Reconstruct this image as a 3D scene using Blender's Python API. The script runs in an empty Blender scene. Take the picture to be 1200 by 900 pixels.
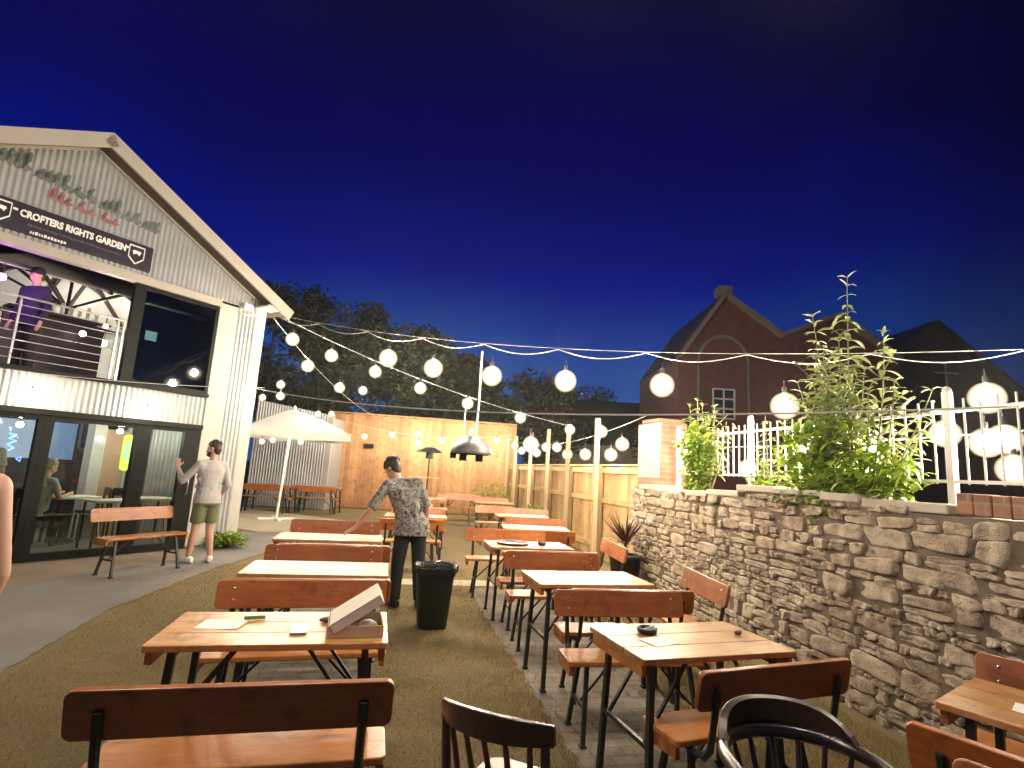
import bpy, math, random
import numpy as np
from mathutils import noise as mnoise
from mathutils import Vector, Matrix, Euler
PI = math.pi
rad = math.radians
sc = bpy.context.scene
C = sc.collection

# ------------------------------------------------------------------ camera
cam_d = bpy.data.cameras.new('camera')
cam = bpy.data.objects.new('camera', cam_d)
C.objects.link(cam)
cam_d.sensor_fit = 'HORIZONTAL'
cam_d.sensor_width = 36.0
cam_d.lens = 631.7 / 1200 * 36
cam_d.clip_start = 0.05
cam_d.clip_end = 2000
def _cam_matrix(pitch, roll, yaw, loc):
    p, r, y = rad(pitch), rad(roll), rad(yaw)
    fw = Vector((math.sin(y) * math.cos(p), math.cos(y) * math.cos(p), math.sin(p)))
    r0 = Vector((math.cos(y), -math.sin(y), 0))
    u0 = r0.cross(fw)
    rt = r0 * math.cos(r) + u0 * math.sin(r)
    up = rt.cross(fw)
    m = Matrix((rt, up, -fw)).transposed().to_4x4()
    m.translation = loc
    return m
cam.matrix_world = _cam_matrix(9.17, 3.43, 12.1, Vector((0, 0, 1.6)))
sc.camera = cam

# ------------------------------------------------------------------ night sky
world = bpy.data.worlds.new('World')
sc.world = world
world.use_nodes = True
wn, wl = world.node_tree.nodes, world.node_tree.links
wn.clear()
w_out = wn.new('ShaderNodeOutputWorld')
w_bg = wn.new('ShaderNodeBackground')
w_bg.inputs['Strength'].default_value = 1.0
w_tc = wn.new('ShaderNodeTexCoord')
w_sep = wn.new('ShaderNodeSeparateXYZ')
wl.new(w_tc.outputs['Generated'], w_sep.inputs[0])
w_noise = wn.new('ShaderNodeTexNoise')
w_noise.inputs['Scale'].default_value = 2.2
w_noise.inputs['Detail'].default_value = 5
wl.new(w_tc.outputs['Generated'], w_noise.inputs['Vector'])
w_ma = wn.new('ShaderNodeMath'); w_ma.operation = 'MULTIPLY_ADD'
w_ma.inputs[1].default_value = 0.16
wl.new(w_noise.outputs['Fac'], w_ma.inputs[0])
w_sub = wn.new('ShaderNodeMath'); w_sub.operation = 'SUBTRACT'; w_sub.inputs[1].default_value = 0.08
wl.new(w_sep.outputs['Z'], w_sub.inputs[0])
wl.new(w_sub.outputs[0], w_ma.inputs[2])
w_ramp = wn.new('ShaderNodeValToRGB')
el = w_ramp.color_ramp.elements
el[0].position, el[0].color = 0.02, (0.005, 0.060, 0.190, 1)
el[1].position, el[1].color = 0.78, (0.0002, 0.0003, 0.010, 1)
for pos, c in ((0.20, (0.0015, 0.034, 0.185, 1)), (0.34, (0.0001, 0.0035, 0.135, 1)), (0.50, (0.0001, 0.0003, 0.062, 1))):
    e = el.new(pos); e.color = c
wl.new(w_ma.outputs[0], w_ramp.inputs[0])
# a bank of dark night cloud over the right-hand side of the sky
w_dot = wn.new('ShaderNodeVectorMath'); w_dot.operation = 'DOT_PRODUCT'
w_dot.inputs[1].default_value = (0.80, 0.15, 0.42)
wl.new(w_tc.outputs['Generated'], w_dot.inputs[0])
w_add = wn.new('ShaderNodeMath'); w_add.operation = 'MULTIPLY_ADD'; w_add.inputs[1].default_value = 0.22
wl.new(w_noise.outputs['Fac'], w_add.inputs[0]); wl.new(w_dot.outputs['Value'], w_add.inputs[2])
w_map = wn.new('ShaderNodeMapRange'); w_map.interpolation_type = 'SMOOTHSTEP'
w_map.inputs['From Min'].default_value = 0.72; w_map.inputs['From Max'].default_value = 1.06
w_map.inputs['To Min'].default_value = 1.0; w_map.inputs['To Max'].default_value = 0.05
wl.new(w_add.outputs[0], w_map.inputs['Value'])
w_mul = wn.new('ShaderNodeVectorMath'); w_mul.operation = 'SCALE'
wl.new(w_ramp.outputs['Color'], w_mul.inputs[0]); wl.new(w_map.outputs[0], w_mul.inputs['Scale'])
w_sky = wn.new('ShaderNodeTexSky')
w_sky.sky_type = 'NISHITA'
w_sky.sun_disc = False
w_sky.sun_elevation = rad(-4.0)
w_sky.sun_rotation = rad(-20)
w_s2 = wn.new('ShaderNodeVectorMath'); w_s2.operation = 'SCALE'; w_s2.inputs['Scale'].default_value = 0.02
wl.new(w_sky.outputs['Color'], w_s2.inputs[0])
w_sum = wn.new('ShaderNodeVectorMath'); w_sum.operation = 'ADD'
wl.new(w_mul.outputs[0], w_sum.inputs[0]); wl.new(w_s2.outputs[0], w_sum.inputs[1])
wl.new(w_sum.outputs[0], w_bg.inputs['Color'])
wl.new(w_bg.outputs[0], w_out.inputs['Surface'])

sc.view_settings.view_transform = 'Standard'
sc.view_settings.look = 'None'
sc.view_settings.exposure = 0.50
sc.view_settings.gamma = 1.0
sc.view_settings.use_curve_mapping = False
sc.render.engine = 'CYCLES'
sc.cycles.use_denoising = True
sc.cycles.max_bounces = 7
sc.cycles.diffuse_bounces = 3
sc.cycles.glossy_bounces = 3
sc.cycles.transparent_max_bounces = 12
sc.cycles.sample_clamp_indirect = 4.0
sc.cycles.sample_clamp_direct = 0.0
sc.cycles.caustics_reflective = False
sc.cycles.caustics_refractive = False
sc.cycles.use_light_tree = True
BULB = 2300.0           # radiance of the glowing core inside a festoon globe
HAZE = 0.0006
WARM = (1.0, 0.85, 0.64)

# ------------------------------------------------------------------ helpers
class MB:
    def __init__(s):
        s.v = []; s.f = []; s.sm = []
    def _add(s, vs, fs, M=None, smooth=False):
        b = len(s.v)
        if M is not None:
            vs = [M @ Vector(p) for p in vs]
        s.v += [tuple(p) for p in vs]
        s.f += [tuple(i + b for i in f) for f in fs]
        s.sm += [smooth] * len(fs)
    def box(s, c, d, M=None, R=None):
        x, y, z = d[0] / 2, d[1] / 2, d[2] / 2
        vs = [Vector((i * x, j * y, k * z)) for k in (-1, 1) for j in (-1, 1) for i in (-1, 1)]
        if R is not None:
            vs = [R @ p for p in vs]
        vs = [p + Vector(c) for p in vs]
        s._add(vs, [(0, 2, 3, 1), (4, 5, 7, 6), (0, 1, 5, 4), (2, 6, 7, 3), (0, 4, 6, 2), (1, 3, 7, 5)], M)
        return s
    def bar(s, p0, p1, w, h=None, M=None):
        """square bar between two points"""
        h = h or w
        p0, p1 = Vector(p0), Vector(p1)
        d = (p1 - p0); L = d.length; d.normalize()
        up = Vector((0, 0, 1)) if abs(d.z) < 0.95 else Vector((0, 1, 0))
        a = d.cross(up).normalized(); b = a.cross(d)
        R = Matrix((a, d, b)).transposed()
        return s.box((p0 + p1) / 2, (w, L, h), M, R)
    def cone(s, p0, p1, r0, r1=None, n=10, M=None, cap=True, smooth=True):
        r1 = r0 if r1 is None else r1
        return s.tube([p0, p1], [r0, r1], n, M, cap, smooth)
    def tube(s, pts, r, n=8, M=None, cap=True, smooth=True):
        pts = [Vector(p) for p in pts]
        if not hasattr(r, '__len__'):
            r = [r] * len(pts)
        vs = []; fs = []
        prev = None
        for i, p in enumerate(pts):
            t = (pts[min(i + 1, len(pts) - 1)] - pts[max(i - 1, 0)])
            if t.length < 1e-9:
                t = Vector((0, 0, 1))
            t.normalize()
            if prev is None:
                up = Vector((0, 0, 1)) if abs(t.z) < 0.9 else Vector((1, 0, 0))
                a = t.cross(up).normalized()
            else:
                a = (prev - t * prev.dot(t)).normalized()
            prev = a
            b = t.cross(a)
            for k in range(n):
                q = 2 * PI * k / n
                vs.append(p + (a * math.cos(q) + b * math.sin(q)) * r[i])
        for i in range(len(pts) - 1):
            for k in range(n):
                k2 = (k + 1) % n
                fs.append((i * n + k, i * n + k2, (i + 1) * n + k2, (i + 1) * n + k))
        s._add(vs, fs, M, smooth)
        if cap:
            m = len(pts) - 1
            s._add(vs[:n], [tuple(range(n))[::-1]], M)
            s._add(vs[m * n:], [tuple(range(n))], M)
        return s
    def prism(s, poly, t, M=None):
        """polygon in local xz extruded along y by t (centred)"""
        n = len(poly)
        vs = [(x, -t / 2, z) for x, z in poly] + [(x, t / 2, z) for x, z in poly]
        fs = [tuple(range(n)), tuple(range(n, 2 * n))[::-1]]
        fs += [(i, i + n, (i + 1) % n + n, (i + 1) % n) for i in range(n)]
        s._add(vs, fs, M)
        return s
    def ball(s, c, r, u=14, v=9, M=None):
        rx, ry, rz = r if hasattr(r, '__len__') else (r, r, r)
        vs = [(c[0], c[1], c[2] - rz)]
        for j in range(1, v):
            a = -PI / 2 + PI * j / v
            for i in range(u):
                b = 2 * PI * i / u
                vs.append((c[0] + rx * math.cos(a) * math.cos(b), c[1] + ry * math.cos(a) * math.sin(b), c[2] + rz * math.sin(a)))
        vs.append((c[0], c[1], c[2] + rz))
        fs = [(0, 1 + (i + 1) % u, 1 + i) for i in range(u)]
        for j in range(v - 2):
            for i in range(u):
                a, b = 1 + j * u + i, 1 + j * u + (i + 1) % u
                fs.append((a, b, b + u, a + u))
        t = len(vs) - 1
        fs += [(t, t - u + i, t - u + (i + 1) % u) for i in range(u)]
        s._add(vs, fs, M, True)
        return s
    def lathe(s, prof, c=(0, 0, 0), n=20, M=None, smooth=True, cap=True):
        vs = []; fs = []
        for r, z in prof:
            for k in range(n):
                q = 2 * PI * k / n
                vs.append((c[0] + r * math.cos(q), c[1] + r * math.sin(q), c[2] + z))
        for i in range(len(prof) - 1):
            for k in range(n):
                k2 = (k + 1) % n
                fs.append((i * n + k, i * n + k2, (i + 1) * n + k2, (i + 1) * n + k))
        s._add(vs, fs, M, smooth)
        if cap:
            if prof[0][0] > 1e-4: s._add(vs[:n], [tuple(range(n))[::-1]], M)
            if prof[-1][0] > 1e-4: s._add(vs[-n:], [tuple(range(n))], M)
        return s
    def poly(s, pts, M=None):
        s._add(pts, [tuple(range(len(pts)))], M)
        return s
    def mesh(s, name):
        me = bpy.data.meshes.new(name)
        me.from_pydata(s.v, [], s.f)
        me.polygons.foreach_set('use_smooth', s.sm)
        me.update()
        return me
    def build(s, name, m, parent=None, bevel=0.0):
        return link(name, s.mesh(name), m, parent, bevel)

def link(name, me, m, parent=None, bevel=0.0):
    if m is not None and not me.materials:
        me.materials.append(m)
    o = bpy.data.objects.new(name, me)
    C.objects.link(o)
    if parent is not None:
        o.parent = parent
    if bevel:
        b = o.modifiers.new('edge', 'BEVEL'); b.width = bevel; b.segments = 2; b.limit_method = 'ANGLE'; b.angle_limit = rad(50)
    return o
def tag(o, label=None, cat=None, group=None, kind=None):
    if label: o['label'] = label
    if cat: o['category'] = cat
    if group: o['group'] = group
    if kind: o['kind'] = kind
    return o
def thing(name, label, cat, loc=(0, 0, 0), rz=0.0, group=None, scale=None):
    o = bpy.data.objects.new(name, None)
    C.objects.link(o)
    o.empty_display_size = 0.2
    o.location = loc; o.rotation_euler = (0, 0, rz)
    if scale: o.scale = scale
    return tag(o, label, cat, group)
def children(o):
    return list(o.children)
def dup(root, label, loc, rz=0.0, scale=None, group=None):
    r = root.copy(); C.objects.link(r)
    r.location = loc; r.rotation_euler = (0, 0, rz)
    if scale: r.scale = scale
    r['label'] = label
    if group: r['group'] = group
    for ch in children(root):
        c = ch.copy(); C.objects.link(c); c.parent = r
        for g in children(ch):
            d = g.copy(); C.objects.link(d); d.parent = c
    return r
def struct(name, mb, m, bevel=0.0):
    return tag(mb.build(name, m, None, bevel), kind='structure')
def rrect(w, h, r, n=5, cx=0.0, cz=0.0):
    pts = []
    for sx, sz, a0 in ((1, 1, 0), (-1, 1, 90), (-1, -1, 180), (1, -1, 270)):
        for k in range(n + 1):
            a = rad(a0 + 90 * k / n)
            pts.append((cx + sx * (w / 2 - r) + r * math.cos(a), cz + sz * (h / 2 - r) + r * math.sin(a)))
    return pts
def T(x, y, z): return Matrix.Translation((x, y, z))
def RX(a): return Matrix.Rotation(rad(a), 4, 'X')
def RY(a): return Matrix.Rotation(rad(a), 4, 'Y')
def RZ(a): return Matrix.Rotation(rad(a), 4, 'Z')
ORD = ['first', 'second', 'third', 'fourth', 'fifth', 'sixth', 'seventh', 'eighth', 'ninth', 'tenth', 'eleventh', 'twelfth', 'thirteenth', 'fourteenth', 'fifteenth']

# ------------------------------------------------------------------ materials
def new_mat(name):
    m = bpy.data.materials.new(name); m.use_nodes = True
    nt = m.node_tree
    b = nt.nodes['Principled BSDF']
    return m, nt.nodes, nt.links, b
def coords(n, l, scale=(1, 1, 1), kind='Object', rand=False):
    tc = n.new('ShaderNodeTexCoord'); mp = n.new('ShaderNodeMapping')
    mp.inputs['Scale'].default_value = scale
    l.new(tc.outputs[kind], mp.inputs['Vector'])
    if rand:
        oi = n.new('ShaderNodeObjectInfo'); sc_ = n.new('ShaderNodeMath'); sc_.operation = 'MULTIPLY'; sc_.inputs[1].default_value = 37.0
        l.new(oi.outputs['Random'], sc_.inputs[0])
        cb = n.new('ShaderNodeCombineXYZ')
        for i in range(3): l.new(sc_.outputs[0], cb.inputs[i])
        l.new(cb.outputs[0], mp.inputs['Location'])
    return mp.outputs[0]
def noise(n, l, vec, scale, detail=4, rough=0.55, dist=0.0):
    t = n.new('ShaderNodeTexNoise')
    t.inputs['Scale'].default_value = scale; t.inputs['Detail'].default_value = detail
    t.inputs['Roughness'].default_value = rough; t.inputs['Distortion'].default_value = dist
    l.new(vec, t.inputs['Vector'])
    return t.outputs['Fac']
def ramp(n, l, fac, stops):
    r = n.new('ShaderNodeValToRGB'); e = r.color_ramp.elements
    e[0].position, e[0].color = stops[0][0], (*stops[0][1], 1)
    e[1].position, e[1].color = stops[-1][0], (*stops[-1][1], 1)
    for p, c in stops[1:-1]:
        q = e.new(p); q.color = (*c, 1)
    l.new(fac, r.inputs[0])
    return r.outputs[0]
def mixc(n, l, fac, a, b, mode='MIX'):
    m = n.new('ShaderNodeMix'); m.data_type = 'RGBA'; m.blend_type = mode
    for sock, v in ((m.inputs[0], fac), (m.inputs[6], a), (m.inputs[7], b)):
        if hasattr(v, 'links'): l.new(v, sock)
        elif isinstance(v, (int, float)): sock.default_value = v
        else: sock.default_value = (*v, 1)
    return m.outputs[2]
def bump(n, l, b, h, strength=0.3, dist=0.01):
    t = n.new('ShaderNodeBump'); t.inputs['Strength'].default_value = strength; t.inputs['Distance'].default_value = dist
    l.new(h, t.inputs['Height']); l.new(t.outputs[0], b.inputs['Normal'])
    return t
def plain(name, col, rough=0.6, metal=0.0, var=0.15, scale=6.0, spec=None, coat=0.0):
    m, n, l, b = new_mat(name)
    v = coords(n, l, rand=True)
    f = noise(n, l, v, scale, 5)
    c = ramp(n, l, f, [(0.25, tuple(x * (1 - var) for x in col)), (0.75, tuple(min(1, x * (1 + var)) for x in col))])
    l.new(c, b.inputs['Base Color'])
    rr = n.new('ShaderNodeMapRange'); rr.inputs['To Min'].default_value = max(0.02, rough - 0.1); rr.inputs['To Max'].default_value = min(1, rough + 0.1)
    l.new(f, rr.inputs['Value']); l.new(rr.outputs[0], b.inputs['Roughness'])
    b.inputs['Metallic'].default_value = metal
    if coat: b.inputs['Coat Weight'].default_value = coat
    bump(n, l, b, noise(n, l, v, scale * 9, 4), 0.12, 0.003)
    return m
def wood(name, dark, light, rough=0.4, grain=(1.2, 16, 16), coat=0.0, wear=0.0, wear_col=(0.5, 0.36, 0.22), knots=True, axis_x=True):
    m, n, l, b = new_mat(name)
    v = coords(n, l, grain, rand=True)
    g = noise(n, l, v, 2.2, 6, 0.6, 0.6)
    col = ramp(n, l, g, [(0.28, dark), (0.5, tuple((a + c) / 2 for a, c in zip(dark, light))), (0.72, light)])
    v2 = coords(n, l, (1, 1, 1), rand=True)
    big = noise(n, l, v2, 2.3, 3)
    col = mixc(n, l, 0.35, col, ramp(n, l, big, [(0.3, tuple(x * 0.6 for x in dark)), (0.7, light)]))
    if knots:
        vo = n.new('ShaderNodeTexVoronoi'); vo.inputs['Scale'].default_value = 1.0
        l.new(coords(n, l, tuple(x * 0.30 + 1.6 for x in grain), rand=True), vo.inputs['Vector'])
        k = n.new('ShaderNodeMapRange'); k.inputs['From Min'].default_value = 0.05; k.inputs['From Max'].default_value = 0.16
        k.inputs['To Min'].default_value = 0.75; k.inputs['To Max'].default_value = 0.0
        l.new(vo.outputs['Distance'], k.inputs['Value'])
        col = mixc(n, l, k.outputs[0], col, tuple(x * 0.3 for x in dark))
    if wear:
        w = noise(n, l, coords(n, l, (2.2, 5, 5), rand=True), 1.9, 6, 0.65)
        wf = n.new('ShaderNodeMapRange'); wf.inputs['From Min'].default_value = 0.42; wf.inputs['From Max'].default_value = 0.62
        wf.inputs['To Max'].default_value = wear
        l.new(w, wf.inputs['Value'])
        col = mixc(n, l, wf.outputs[0], col, wear_col)
    if wear:
        st = noise(n, l, coords(n, l, (1, 1, 1), rand=True), 5.5, 7, 0.7, 0.8)
        sf_ = n.new('ShaderNodeMapRange'); sf_.inputs['From Min'].default_value = 0.53; sf_.inputs['From Max'].default_value = 0.64; sf_.inputs['To Max'].default_value = 0.7
        l.new(st, sf_.inputs['Value'])
        col = mixc(n, l, sf_.outputs[0], col, tuple(x * 0.55 for x in dark))
        sc2 = noise(n, l, coords(n, l, tuple(x * 2.2 for x in grain), rand=True), 3.0, 3, 0.6)
        sg = n.new('ShaderNodeMapRange'); sg.inputs['From Min'].default_value = 0.60; sg.inputs['From Max'].default_value = 0.68; sg.inputs['To Max'].default_value = 0.45
        l.new(sc2, sg.inputs['Value'])
        col = mixc(n, l, sg.outputs[0], col, tuple(x * 0.5 for x in dark))
    oi = n.new('ShaderNodeObjectInfo'); hs = n.new('ShaderNodeHueSaturation')
    mv = n.new('ShaderNodeMapRange'); mv.inputs['To Min'].default_value = 0.78; mv.inputs['To Max'].default_value = 1.18
    l.new(oi.outputs['Random'], mv.inputs['Value']); l.new(mv.outputs[0], hs.inputs['Value']); l.new(col, hs.inputs['Color'])
    l.new(hs.outputs[0], b.inputs['Base Color'])
    rr = n.new('ShaderNodeMapRange'); rr.inputs['To Min'].default_value = rough - 0.1; rr.inputs['To Max'].default_value = rough + 0.18
    l.new(big, rr.inputs['Value']); l.new(rr.outputs[0], b.inputs['Roughness'])
    if coat:
        b.inputs['Coat Weight'].default_value = coat; b.inputs['Coat Roughness'].default_value = 0.25
    bump(n, l, b, g, 0.12, 0.004)
    return m
def emit(name, col, strength):
    m, n, l, b = new_mat(name)
    b.inputs['Base Color'].default_value = (0.8, 0.8, 0.8, 1)
    b.inputs['Emission Color'].default_value = (*col, 1); b.inputs['Emission Strength'].default_value = strength
    return m
def foliage(name, dark, light, trans=0.35, rough=0.5):
    m, n, l, b = new_mat(name)
    g = n.new('ShaderNodeNewGeometry')
    c = ramp(n, l, g.outputs['Random Per Island'], [(0.0, dark), (0.6, tuple((a + x) / 2 for a, x in zip(dark, light))), (1.0, light)])
    l.new(c, b.inputs['Base Color']); b.inputs['Roughness'].default_value = rough
    tr = n.new('ShaderNodeBsdfTranslucent'); mx = n.new('ShaderNodeMixShader'); mx.inputs[0].default_value = trans
    l.new(mixc(n, l, 1.0, c, (1.0, 1.0, 0.55), 'MULTIPLY'), tr.inputs['Color'])
    out = [x for x in n if x.type == 'OUTPUT_MATERIAL'][0]
    l.new(b.outputs[0], mx.inputs[1]); l.new(tr.outputs[0], mx.inputs[2]); l.new(mx.outputs[0], out.inputs['Surface'])
    return m
def glass_mat(name, tint=(0.75, 0.82, 0.82), spec=0.10):
    m, n, l, b = new_mat(name)
    n.remove(b)
    out = [x for x in n if x.type == 'OUTPUT_MATERIAL'][0]
    t = n.new('ShaderNodeBsdfTransparent'); t.inputs['Color'].default_value = (*tint, 1)
    g = n.new('ShaderNodeBsdfGlossy'); g.inputs['Roughness'].default_value = 0.03
    fr = n.new('ShaderNodeFresnel'); fr.inputs['IOR'].default_value = 1.45
    ad = n.new('ShaderNodeMath'); ad.operation = 'ADD'; ad.use_clamp = True; ad.inputs[1].default_value = spec
    l.new(fr.outputs[0], ad.inputs[0])
    mx = n.new('ShaderNodeMixShader')
    l.new(ad.outputs[0], mx.inputs[0]); l.new(t.outputs[0], mx.inputs[1]); l.new(g.outputs[0], mx.inputs[2])
    l.new(mx.outputs[0], out.inputs['Surface'])
    return m

M = {}
M['seat_wood'] = wood('seat_wood', (0.30, 0.085, 0.014), (0.48, 0.17, 0.035), 0.34, coat=0.35, wear=0.30, wear_col=(0.54, 0.30, 0.11))
M['back_wood'] = wood('back_wood', (0.27, 0.066, 0.011), (0.44, 0.135, 0.026), 0.36, coat=0.35, wear=0.18, wear_col=(0.52, 0.24, 0.08))
M['table_wood'] = wood('table_wood', (0.36, 0.135, 0.030), (0.54, 0.26, 0.08), 0.36, coat=0.25, wear=0.6, wear_col=(0.54, 0.36, 0.18))
M['leg_steel'] = plain('leg_steel', (0.016, 0.022, 0.018), 0.42, 0.0, 0.3, 8)
M['zinc'] = plain('zinc', (0.55, 0.53, 0.48), 0.32, 0.9, 0.1)
M['black_wood'] = wood('black_wood', (0.012, 0.006, 0.004), (0.035, 0.014, 0.008), 0.28, coat=0.6, knots=False)
M['mahogany'] = wood('mahogany', (0.035, 0.010, 0.006), (0.085, 0.026, 0.014), 0.28, coat=0.6, knots=False)
M['pine'] = wood('pine', (0.40, 0.25, 0.10), (0.62, 0.43, 0.20), 0.62, (14, 14, 0.9), wear=0.25, wear_col=(0.33, 0.24, 0.13))
M['cedar'] = wood('cedar', (0.36, 0.180, 0.075), (0.54, 0.305, 0.145), 0.6, (12, 12, 0.8), wear=0.4, wear_col=(0.30, 0.14, 0.05))
M['post_wood'] = wood('post_wood', (0.42, 0.30, 0.16), (0.62, 0.47, 0.28), 0.65, (14, 14, 1.0))
M['dark_post'] = wood('dark_post', (0.16, 0.10, 0.045), (0.27, 0.18, 0.08), 0.7, (14, 14, 1.0))
M['galv'] = plain('galv', (0.40, 0.41, 0.41), 0.42, 0.35, 0.12, 3)
M['cream'] = plain('cream', (0.45, 0.435, 0.39), 0.5, 0.0, 0.06, 3)
M['fascia'] = plain('fascia', (0.40, 0.37, 0.32), 0.55, 0.0, 0.06, 3)
M['soffit'] = plain('soffit', (0.10, 0.07, 0.05), 0.7, 0.0, 0.1, 3)
M['frame_black'] = plain('frame_black', (0.010, 0.011, 0.010), 0.5, 0.0, 0.2)
M['frame_black'].node_tree.nodes['Principled BSDF'].inputs['Specular IOR Level'].default_value = 0.15
M['rubber'] = plain('rubber', (0.010, 0.010, 0.010), 0.6)
M['sign_black'] = plain('sign_black', (0.018, 0.014, 0.030), 0.45, 0.0, 0.2)
M['sign_white'] = plain('sign_white', (0.85, 0.84, 0.80), 0.5, 0.0, 0.03)
M['steel_rail'] = plain('steel_rail', (0.60, 0.60, 0.58), 0.3, 0.8, 0.08)
M['white_paint'] = plain('white_paint', (0.78, 0.76, 0.70), 0.45, 0.0, 0.06)
M['canvas'] = plain('canvas', (0.43, 0.425, 0.40), 0.85, 0.0, 0.05)
M['dark_rib'] = plain('dark_rib', (0.03, 0.012, 0.02), 0.5)
M['plaster'] = plain('plaster', (0.62, 0.62, 0.58), 0.8, 0.0, 0.05, 2)
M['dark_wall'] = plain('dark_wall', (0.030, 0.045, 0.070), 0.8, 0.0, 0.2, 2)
M['int_floor'] = plain('int_floor', (0.28, 0.27, 0.22), 0.45, 0.0, 0.15, 2)
M['pink_door'] = plain('pink_door', (0.62, 0.40, 0.26), 0.5, 0.0, 0.06, 2)
M['blue_panel'] = plain('blue_panel', (0.04, 0.16, 0.34), 0.5, 0.0, 0.25, 2)
M['paper'] = plain('paper', (0.82, 0.81, 0.77), 0.8, 0.0, 0.03)
M['card'] = plain('card', (0.55, 0.42, 0.26), 0.85, 0.0, 0.06)
M['card_white'] = plain('card_white', (0.76, 0.70, 0.58), 0.8, 0.0, 0.04)
M['black_plastic'] = plain('black_plastic', (0.012, 0.012, 0.013), 0.35)
M['skin'] = plain('skin', (0.52, 0.30, 0.21), 0.5, 0.0, 0.06, 5)
M['hair_brown'] = plain('hair_brown', (0.030, 0.016, 0.010), 0.5, 0.0, 0.4, 30)
M['hair_grey'] = plain('hair_grey', (0.30, 0.26, 0.20), 0.6, 0.0, 0.3, 30)
M['grey_shirt'] = plain('grey_shirt', (0.36, 0.34, 0.33), 0.85, 0.0, 0.12, 7)
M['olive'] = plain('olive', (0.13, 0.135, 0.060), 0.85, 0.0, 0.12, 7)
M['black_cloth'] = plain('black_cloth', (0.012, 0.012, 0.013), 0.8, 0.0, 0.3, 7)
M['white_shoe'] = plain('white_shoe', (0.74, 0.70, 0.64), 0.6, 0.0, 0.05)
M['pale_top'] = plain('pale_top', (0.42, 0.40, 0.33), 0.85, 0.0, 0.15)
M['blue_cloth'] = plain('blue_cloth', (0.025, 0.02, 0.05), 0.85, 0.0, 0.2)
M['glass'] = glass_mat('glass', (0.80, 0.86, 0.86), 0.03)
M['dark_glass'] = glass_mat('dark_glass', (0.30, 0.33, 0.34), 0.05)
M['bulb'] = emit('bulb', WARM, BULB)
M['bulb_soft'] = emit('bulb_soft', WARM, BULB * 0.46)
def globe_halo_mat():  # bulb halo painted into the shell: emission strongest at centre, fading at the rim
    m, n, l, b = new_mat('globe_halo')
    n.remove(b); out = [x for x in n if x.type == 'OUTPUT_MATERIAL'][0]
    lw = n.new('ShaderNodeLayerWeight'); lw.inputs['Blend'].default_value = 0.5
    iv = n.new('ShaderNodeMath'); iv.operation = 'SUBTRACT'; iv.inputs[0].default_value = 1.0; l.new(lw.outputs['Facing'], iv.inputs[1])
    pw = n.new('ShaderNodeMath'); pw.operation = 'POWER'; pw.inputs[1].default_value = 1.6; l.new(iv.outputs[0], pw.inputs[0])
    ml = n.new('ShaderNodeMath'); ml.operation = 'MULTIPLY'; ml.inputs[1].default_value = 0.62; l.new(pw.outputs[0], ml.inputs[0])
    t = n.new('ShaderNodeBsdfTransparent'); e = n.new('ShaderNodeEmission'); e.inputs['Color'].default_value = (1, .80, .52, 1); e.inputs['Strength'].default_value = 2.0
    mx = n.new('ShaderNodeMixShader'); l.new(ml.outputs[0], mx.inputs[0]); l.new(t.outputs[0], mx.inputs[1]); l.new(e.outputs[0], mx.inputs[2])
    l.new(mx.outputs[0], out.inputs['Surface'])
    m.cycles.emission_sampling = 'NONE'
    return m
M['globe'] = globe_halo_mat()
M['stem'] = plain('stem', (0.20, 0.19, 0.09), 0.7)
M['leaf'] = foliage('leaf', (0.19, 0.26, 0.09), (0.40, 0.44, 0.24), 0.34)
M['leaf_low'] = foliage('leaf_low', (0.10, 0.20, 0.022), (0.32, 0.40, 0.045), 0.42)
M['tree_leaf'] = foliage('tree_leaf', (0.032, 0.044, 0.020), (0.085, 0.098, 0.050), 0.2)
M['bark'] = plain('bark', (0.07, 0.055, 0.04), 0.9)
M['dracaena'] = foliage('dracaena', (0.05, 0.018, 0.012), (0.12, 0.05, 0.03), 0.15)
M['slate'] = plain('slate', (0.035, 0.035, 0.045), 0.7)
M['dome_grey'] = plain('dome_grey', (0.16, 0.16, 0.16), 0.45, 0.5)

def shirt_mat():
    m, n, l, b = new_mat('print_shirt')
    v = coords(n, l)
    a = noise(n, l, v, 26, 5, 0.7, 1.2)
    c = ramp(n, l, a, [(0.40, (0.035, 0.035, 0.035)), (0.48, (0.16, 0.155, 0.14)), (0.60, (0.36, 0.34, 0.30))])
    l.new(c, b.inputs['Base Color']); b.inputs['Roughness'].default_value = 0.85
    return m
M['print_shirt'] = shirt_mat()

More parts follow.
